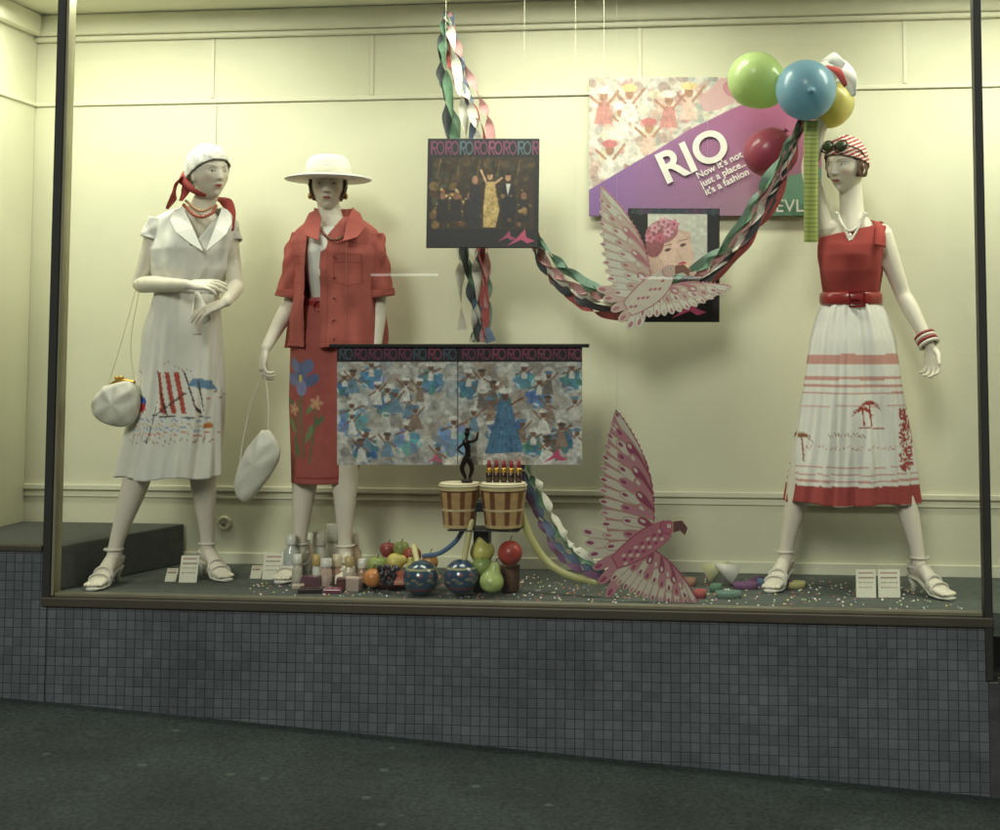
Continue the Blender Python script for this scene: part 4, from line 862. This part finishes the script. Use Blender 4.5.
# ---------------------------------------------------------------- bongos
bo=group('bongo_drums')
wood=(190,154,106);dk=(122,78,54);Yd=5.16
for i,(u0,u1) in enumerate(((440,479),(481,526))):
    uc=(u0+u1)/2;R=(u1-u0)/2/ppm(uc,Yd);top=W(uc,484,Yd);bot=W(uc,527,Yd);h=top[2]-bot[2]
    n=96;prof=[(.78,0),(.80,.02),(.86,.3),(.93,.6),(.99,.85),(1.0,.97),(1.0,1.0)];th=np.linspace(0,2*np.pi,n,endpoint=False)
    zz=np.linspace(0,1,60);rr=np.interp(zz,[p[1] for p in prof],[p[0] for p in prof])
    V=np.concatenate([np.stack([bot[0]+np.cos(th)*R*r,bot[1]+np.sin(th)*R*r,np.full(n,bot[2]+z*h)],-1) for z,r in zip(zz,rr)])
    ZZ=np.repeat(zz,n);TH=np.tile(th,60);col=np.ones((len(V),3))*np.array(wood,float);col[np.sin(TH*9)>.2]=dk;col[(ZZ>.86)]=(214,196,150);col[(ZZ<.08)]=(206,180,130);col[(ZZ>.84)&(ZZ<.87)]=(90,50,34);col[np.abs(ZZ-.42)<.03]=(214,196,150)
    obj('shell_%d'%i,V,[tuple(a) for a in gridfaces(60,n)],mat('drum_wood',attr=True,rough=.4,var=.14,ns=40),bo,True,col)
    v,f=lathe((top[0],top[1],top[2]),[(R*.4,.001),(R*.99,.001),(R*1.0,.004),(R*.96,.006),(.001,.006)],40);obj('skin_%d'%i,v,f,mat('drum_skin',(222,210,180),.6),bo)
    v,f=torus((top[0],top[1],top[2]-.004),R,.004,(1,0,0),(0,1,0),50,8);obj('hoop_%d'%i,v,f,mat('hoop_cream',(216,206,176),.4),bo)
bc=W(481,506,Yd);box('bridge',bc[0]-.03,bc[0]+.03,Yd-.02,Yd+.02,bc[2]-.02,bc[2]+.02,M_black,bo,bevel=.004)
st=W(482,527,Yd+.04);box('stand_post',st[0]-.03,st[0]+.03,Yd+.02,Yd+.08,ZF,st[2]-.006,M_black,bo,bevel=.004)
box('stand_shelf',W(450,527,Yd)[0],W(520,527,Yd)[0],Yd-.05,Yd+.09,st[2]-.006,st[2]-.0008,M_black,bo,bevel=.002)
fg=group('bronze_figurine');P=[];q=lambda u,v,y=5.15:W(u,v,y)
P.append(lathe(q(467,482),[(.022,0),(.022,.008),(.014,.012)],20));P.append(tube([q(465,477),q(462,468),q(466,458)],[.007,.009,.012],10,4));P.append(tube([q(470,477),q(472,468),q(468,458)],[.006,.009,.012],10,4))
P.append(tube([q(467,460),q(468,450),q(466,442)],[.014,.011,.015],12,4));P.append(ellipsoid(q(467,433),.011,.012,.015,14,10));P.append(tube([q(466,441),q(467,436)],.006,8,2))
P.append(tube([q(464,443),q(458,449,5.13),q(463,454,5.12)],[.006,.005,.004],8,4));P.append(tube([q(469,442),q(476,440,5.13),q(478,433,5.13)],[.006,.005,.004],8,4));P.append(ellipsoid(q(468,429),.013,.013,.006,12,8))
v,f=join(P);obj('figure',v,f,mat('dark_bronze',(50,42,40),.3,metal=.6,var=.2,ns=60),fg)
for i in range(5):
    u=489+i*7.4;g=group('lipstick');b_=W(u,482,5.16);b_[2]=W(481,484,Yd)[2]+.007
    v,f=lathe(b_,[(.0125,0),(.0125,.035),(.0115,.036)],18);obj('case',v,f,mat('case_brown',(60,34,30),.25,coat=.5),g)
    v,f=lathe(b_+np.array([0,0,.036]),[(.0115,0),(.0115,.018),(.009,.019)],18);obj('collar',v,f,M_gold,g)
    v,f=lathe(b_+np.array([0,0,.055]),[(.008,0),(.008,.012),(.006,.026),(.002,.030)],16);obj('stick',v,f,mat('lip_red',(150,46,54),.35),g)
# ---------------------------------------------------------------- maracas
def maraca(c,h,r,colr):
    g=group('maraca');R=r/ppm(c[0],c[2]);cc=W(*c);cc[2]=max(cc[2],ZF+R);v,f=ellipsoid(cc,R,R,R,48,32)
    l=(v-cc)/R;a=np.arctan2(l[:,0],-l[:,1]);col=np.ones((len(v),3))*np.array(colr,float)
    col[(np.abs(l[:,2]-.55)<.04)]=(176,170,120);col[(np.abs(l[:,2]+.1+.12*np.sin(a*7))<.04)]=(150,140,110);col[(np.abs(l[:,2]+.55)<.04)]=(140,60,60);col[(np.abs(l[:,2]-.25)<.08)&(np.sin(a*9)>.7)]=(130,80,90)
    obj('gourd',v,f,mat('maraca_lacquer',attr=True,rough=.2,var=.05,coat=.6),g,True,col)
    e=W(*h);d=(e-cc)/np.linalg.norm(e-cc);v,f=tube([cc+d*R*.9,cc+(e-cc)*.6,e],[.012,.011,.013],14,4);obj('handle',v,f,mat('handle_yellow',(216,206,150),.35),g)
maraca((421,579,5.10),(414,547,5.22),17,(50,76,96));maraca((461,577,5.10),(471,522,5.13),17,(48,72,98))
def longballoon(P,r,c):
    g=group('modelling_balloon');v,f=tube([W(*p) for p in P],r,14,8);obj('skin',v,f,mat('latex_long_%d'%c[0],c,.3,coat=.3,trans=.35),g)
longballoon([(521,513,5.2),(532,540,5.2),(546,560,5.2),(566,574,5.18),(596,582,5.16)],.014,(214,212,150))
longballoon([(424,556,5.24),(440,553,5.22),(455,542,5.2),(463,530,5.2)],.009,(120,150,190))
# ---------------------------------------------------------------- fruit
tray=group('fruit_tray');c=G(392,588,ZF);c[1]+=.09
v,f=lathe(c,[(.10,.001),(.13,.004),(.165,.022),(.168,.025),(.162,.025),(.125,.010),(.01,.008)],48);obj('dish',v,f,mat('red_lacquer',(170,58,54),.3,coat=.4),tray)
def fruit(name,u,v_,Y,r,col,kind='apple',tilt=(0,0,1)):
    g=group(name);R=r/ppm(u,Y);cc=W(u,v_,Y);q_=np.array(Vector((0,0,1)).rotation_difference(Vector(tilt)).to_matrix())
    if kind=='apple': prof=[(.12,-.78),(.3,-.86),(.6,-.74),(.86,-.4),(1,0),(.97,.35),(.8,.68),(.5,.84),(.25,.80),(.06,.66)]
    elif kind=='pear': prof=[(.1,-.95),(.5,-.9),(.85,-.6),(1,-.15),(.88,.3),(.6,.7),(.45,1.05),(.36,1.3),(.2,1.45),(.04,1.48)]
    else: prof=[(.03,-1),(.5,-.87),(.87,-.5),(1,0),(.87,.5),(.5,.87),(.03,1)]
    pp=cr(np.array(prof),4)*R;v,f=lathe(cc,pp.tolist(),28,q_);obj('flesh',v,f,mat('fruit_%d_%d_%d'%col,col,.4,var=.22,ns=25,coat=.15),g)
    z=prof[-1][1]*R;v,f=tube([cc+q_@np.array([0,0,z-.004]),cc+q_@np.array([.003,0,z+.010]),cc+q_@np.array([.008,0,z+.018])],.0018,6,3);obj('stem',v,f,mat('stem_brown',(70,50,30),.8),g)
fruit('green_apple',377,566,5.22,10,(150,166,92));fruit('orange',373,578,5.17,9,(200,130,72),'o');fruit('red_apple',412,556,5.26,9,(166,74,58))
fruit('lemon',396,562,5.24,9,(208,192,104),'pear',(.9,0,.3));fruit('green_apple',401,549,5.27,8,(140,148,80));fruit('pear',413,569,5.2,8,(186,178,100),'pear',(-.3,.1,1))
fruit('red_apple',388,550,5.29,8,(146,62,54));fruit('orange',430,562,5.26,8,(208,150,84),'o')
fruit('pear',482,550,5.2,12,(210,202,114),'pear',(-.15,0,1));fruit('green_apple',482,567,5.16,10,(150,172,98));fruit('pear',492,580,5.10,12,(174,190,116),'pear',(.2,0,1));fruit('red_apple',510,553,5.14,12,(170,64,54),'o')
gr=group('grape_bunch');P=[]
for _ in range(46):
    t=random.random();P.append(ellipsoid(W(383+random.uniform(-10,12)*(1-t*.6)+4,566+t*18,5.13+random.uniform(-.03,.03)),.009,.009,.010,10,8))
v,f=join(P);v[:,2]=np.maximum(v[:,2],ZF+.012);obj('grapes',v,f,mat('grape_dark',(52,46,56),.3,var=.2,coat=.3),gr)
cu=group('candle_cup');b_=G(510,592,ZF);v,f=lathe(b_,[(.028,0),(.034,.01),(.036,.06),(.038,.10),(.036,.10),(.03,.09),(.002,.088)],28);obj('cup',v,f,mat('brown_weave',(96,66,48),.7,var=.4,ns=120,bump=.6,bs=200),cu)
# ---------------------------------------------------------------- cosmetics
def bottle(u,vt,vb,w,col,cap,capfrac=.25,neck=.45,name='cosmetic_bottle',glass=False):
    g=group(name);b=G(u,vb,ZF);s=ppm(u,b[1]);hh=(vb-vt)/s;r=w/2/s;ch=hh*capfrac;bh=hh-ch
    v,f=lathe(b,[(r*.9,0),(r,.003),(r,bh*.72),(r*.93,bh*.82),(r*neck,bh*.95),(r*neck,bh)],24);obj('body',v,f,mat('bottle_%d_%d_%d'%col,col,.15,var=.04,coat=.5),g)
    v,f=lathe(b+np.array([0,0,bh+.0005]),[(r*neck*1.25,0),(r*neck*1.3,.002),(r*neck*1.2,ch*.95),(r*neck*1.0,ch)],20);obj('cap',v,f,mat('cap_%d_%d_%d'%cap,cap,.3,coat=.3),g)
    v,f=lathe(b+np.array([0,0,bh*.2]),[(r*1.012,0),(r*1.015,.001),(r*1.015,bh*.35),(r*1.012,bh*.351)],24);obj('label',v,f,mat('label_%d'%col[0],tuple(max(0,min(255,int(c*.8+20))) for c in col),.5),g)
W8=(228,227,217);AM=(180,144,118);PK=(212,184,170);CL=(190,196,188)
for a in ((291,537,580,15,CL,W8,.22,.5),(304,542,576,11,W8,W8,.3,.8),(310,535,570,8,PK,W8,.3,.7),(319,533,573,12,W8,(206,200,184),.35,.85),(332,526,568,12,W8,W8,.4,.8),(343,534,571,11,AM,W8,.3,.6),
          (354,535,577,14,(198,172,146),(216,206,190),.28,.5),(297,556,586,10,(202,194,178),W8,.3,.7),(326,560,586,11,PK,W8,.3,.8),(337,556,584,9,(178,140,126),(214,200,170),.4,.8),(349,558,588,12,(210,198,178),(190,170,120),.3,.6),(362,560,586,9,AM,W8,.35,.7),(283,552,578,8,W8,W8,.3,.7),(316,556,582,8,W8,(190,160,100),.4,.8)):
    bottle(*a)
def cbox(name,u,vb,w,d,h,col,rot=0):
    b=G(u,vb,ZF);v,f=boxg(-w/2,w/2,-d/2,d/2,0,h);R=np.array(Matrix.Rotation(rad(rot),3,'Z'));v=v@R.T+b+np.array([0,d/2,0.0005]);g=group(name);obj('case',v,f,mat('case_%d_%d_%d'%col,col,.25,coat=.4),g,False,bevel=.003)
    v2,f2=boxg(-w/2+.004,w/2-.004,-d/2+.003,d/2-.003,h,h+.0015);obj('lid',v2@R.T+b+np.array([0,d/2,0.001]),f2,mat('lid_%d'%col[1],tuple(min(255,int(c*1.25+8)) for c in col),.2,coat=.4),g,False)
cbox('makeup_compact',308,594,.09,.06,.018,(50,32,34),12);cbox('makeup_compact',310,588,.07,.05,.04,(100,66,80),-8);cbox('makeup_compact',331,594,.07,.05,.016,(130,70,88),5);cbox('perfume_box',352,592,.06,.04,.05,(188,168,156),-10);cbox('perfume_box',340,592,.035,.03,.05,(86,50,50),10);cbox('makeup_compact',296,590,.05,.05,.014,(180,166,150),20)
# ---------------------------------------------------------------- price cards
def card(u0,v0,u1,v1_,seed,lines=3):
    g=group('price_card');random.seed(seed);b=G((u0+u1)/2,v1_,ZF);U,V=grid(u0,v0,u1,v1_,3);cv=Cv(U,V,(226,223,200));w=u1-u0;h=v1_-v0
    cv.rect(u0+w*.12,v0+h*.1,u0+w*.88,v0+h*.15,(170,120,100))
    for k in range(lines):
        y=v0+h*(.3+.17*k);x=u0+w*.15
        while x<u0+w*.82:
            l=random.uniform(.6,2.2);cv.line(x,y,x+l,y,.8 if k else 1.6,(150,124,104));x+=l+1.4
    sheet('card',cv,b[1],M_print,g,tilt=(0,-.03),solid=.0015)
    a=W((u0+u1)/2,v0,b[1]);box('strut',a[0]-.01,a[0]+.01,b[1]+.03,b[1]+.032,ZF,ZF+.6*(a[2]-ZF),mat('strut_card',(220,214,190),.6),g)
card(166,569,177,581,1,1);card(180,556,198,582,2);card(251,566,262,578,3,1);card(263,554,283,579,4);card(856,570,876,597,5);card(878,570,900,597,6)
random.seed(99)
ws=group('wall_outlet');c=W(225,523,YB-.004);Mx=np.array(Matrix.Rotation(rad(90),3,'X'));v,f=lathe(c,[(.030,0),(.032,.004),(.030,.014),(.022,.018),(.020,.016),(.003,.014)],28,Mx);obj('plate',v,f,mat('bakelite_cream',(206,204,176),.35),ws)
v,f=lathe(c+np.array([0,-.018,0]),[(.010,0),(.010,.004),(.004,.005)],16,Mx);obj('knob',v,f,mat('bakelite_dark',(120,116,94),.35),ws)
cf=[];cm=[];cpal=[(226,224,214),(200,110,104),(130,158,180),(210,200,130),(150,180,134),(190,136,160)]
mats=[mat('confetti_%d'%i,c,.7) for i,c in enumerate(cpal)]
for _ in range(620):
    x=random.uniform(W(230,600,YG)[0],W(965,600,YG)[0]);y=random.uniform(YG+.04,YG+.62);a=random.uniform(0,6.28);r=random.uniform(.0025,.005)
    cf.append(([(x+r*math.cos(a+k*1.047),y+r*math.sin(a+k*1.047),ZF+.002+.002*math.sin(a+k)) for k in range(6)],[tuple(range(6))]));cm.append(min(5,int(random.random()**1.6*6)))
v,f=join(cf);obj('confetti',v,f,mats,None,False,fmat=cm)
for u,v_,c in((700,598,'r'),(716,592,'g'),(727,598,'m'),(744,589,'v'),(762,586,'b'),(775,588,'r'),(792,588,'y'),(690,586,'o')):
    g=group('streamer_roll');b_=G(u,v_,ZF);r=.022
    if c in 'rgbo': v,f=lathe(b_,[(r,.0005),(r,.03),(r*.5,.03),(r*.5,.002)],28)
    else:
        th=np.linspace(0,14,60);v,f=ribbon(np.array([b_+np.array([math.cos(t)*(.012+.0032*t),math.sin(t)*(.012+.0012*t),.014]) for t in th]),.024,0,0,2,across=(0,0,1))
    obj('roll',v,f,mat('crepe_'+c,pal[c],.75,trans=.15),g,solid=.001)
for u,v_,c,tl in((706,586,(206,206,160),.5),(736,588,(214,212,202),-.6)):
    g=group('party_hat');b_=G(u,v_,ZF);v,f=lathe((0,0,0),[(.045,0),(.002,.10)],28);Mt=np.array(Matrix.Rotation(rad(62)*(1 if tl>0 else -1),3,'Y'));v=v@Mt.T;v=v-np.array([0,0,v[:,2].min()])+b_+np.array([0,.04,.001]);obj('cone',v,f,mat('hat_card_%d'%c[0],c,.6),g)
v,f=ribbon([G(745,585,ZF+.01),G(765,578,ZF+.03),G(784,580,ZF+.035),G(792,586,ZF+.01)],.03,1.2,.3,12);g=group('crepe_streamer');obj('ribbon',v,f,mat('crepe_v',pal['v'],.7),g)
# ---------------------------------------------------------------- lights inside the window
tf=group('ceiling_light')
for i,xc in enumerate(np.linspace(XL+.6,XR-.6,3)):
    box('housing_%d'%i,xc-.62,xc+.62,YG+.10,YG+.30,ZC-.035,ZC-.001,M_trim,tf,bevel=.004)
    l=bpy.data.lights.new('tube_light_%d'%i,'AREA');l.shape='RECTANGLE';l.size=1.15;l.size_y=.18;l.energy=19;l.color=(.985,1.0,.82)
    o=bpy.data.objects.new('tube_light_%d'%i,l);bpy.context.collection.objects.link(o);o.location=(xc,YG+.20,ZC-.045);o.rotation_euler=(rad(2),0,0);o.parent=tf
# ---------------------------------------------------------------- sky + front fill added from the street side
w=bpy.data.worlds.new('World');bpy.context.scene.world=w;w.use_nodes=True;nt=w.node_tree;bg=nt.nodes['Background']
sk=nt.nodes.new('ShaderNodeTexSky');sk.sky_type='NISHITA';sk.sun_disc=False;sk.sun_elevation=rad(28);sk.sun_rotation=rad(172);nt.links.new(sk.outputs[0],bg.inputs[0]);bg.inputs[1].default_value=.018
s=bpy.data.lights.new('front_fill','SUN');s.energy=1.3;s.angle=rad(16);s.color=(1,1,.89);so=bpy.data.objects.new('front_fill',s);bpy.context.collection.objects.link(so);so.rotation_euler=(rad(62),0,rad(-8))  # sun lamp added as front fill, standing in for street lighting
# ---------------------------------------------------------------- origins
bpy.context.view_layer.update()
for e in list(TOPS.values()):
    pts=[o.matrix_world@Vector(c) for o in e.children for c in o.bound_box if o.type in('MESH','FONT')]
    if not pts: continue
    c=Vector((sum(p.x for p in pts)/len(pts),sum(p.y for p in pts)/len(pts),min(p.z for p in pts)))
    e.location=c
    for o in e.children: o.matrix_parent_inverse=Matrix.Translation(-c)
# ---------------------------------------------------------------- camera
cd=bpy.data.cameras.new('camera');cam=bpy.data.objects.new('camera',cd);bpy.context.collection.objects.link(cam)
cd.sensor_width=36;cd.lens=F/1000*36;cd.shift_x=(500-CX)/1000;cd.shift_y=(CY-415)/1000;cd.clip_end=1000;cd.clip_start=.05
R=Matrix(((Rv[0],Uv[0],-Fv[0]),(Rv[1],Uv[1],-Fv[1]),(Rv[2],Uv[2],-Fv[2])))
cam.matrix_world=Matrix.Translation(Vector(C0))@R.to_4x4()
sc=bpy.context.scene;sc.camera=cam;sc.view_settings.view_transform='Standard';sc.view_settings.look='None';sc.view_settings.exposure=0;sc.view_settings.gamma=1
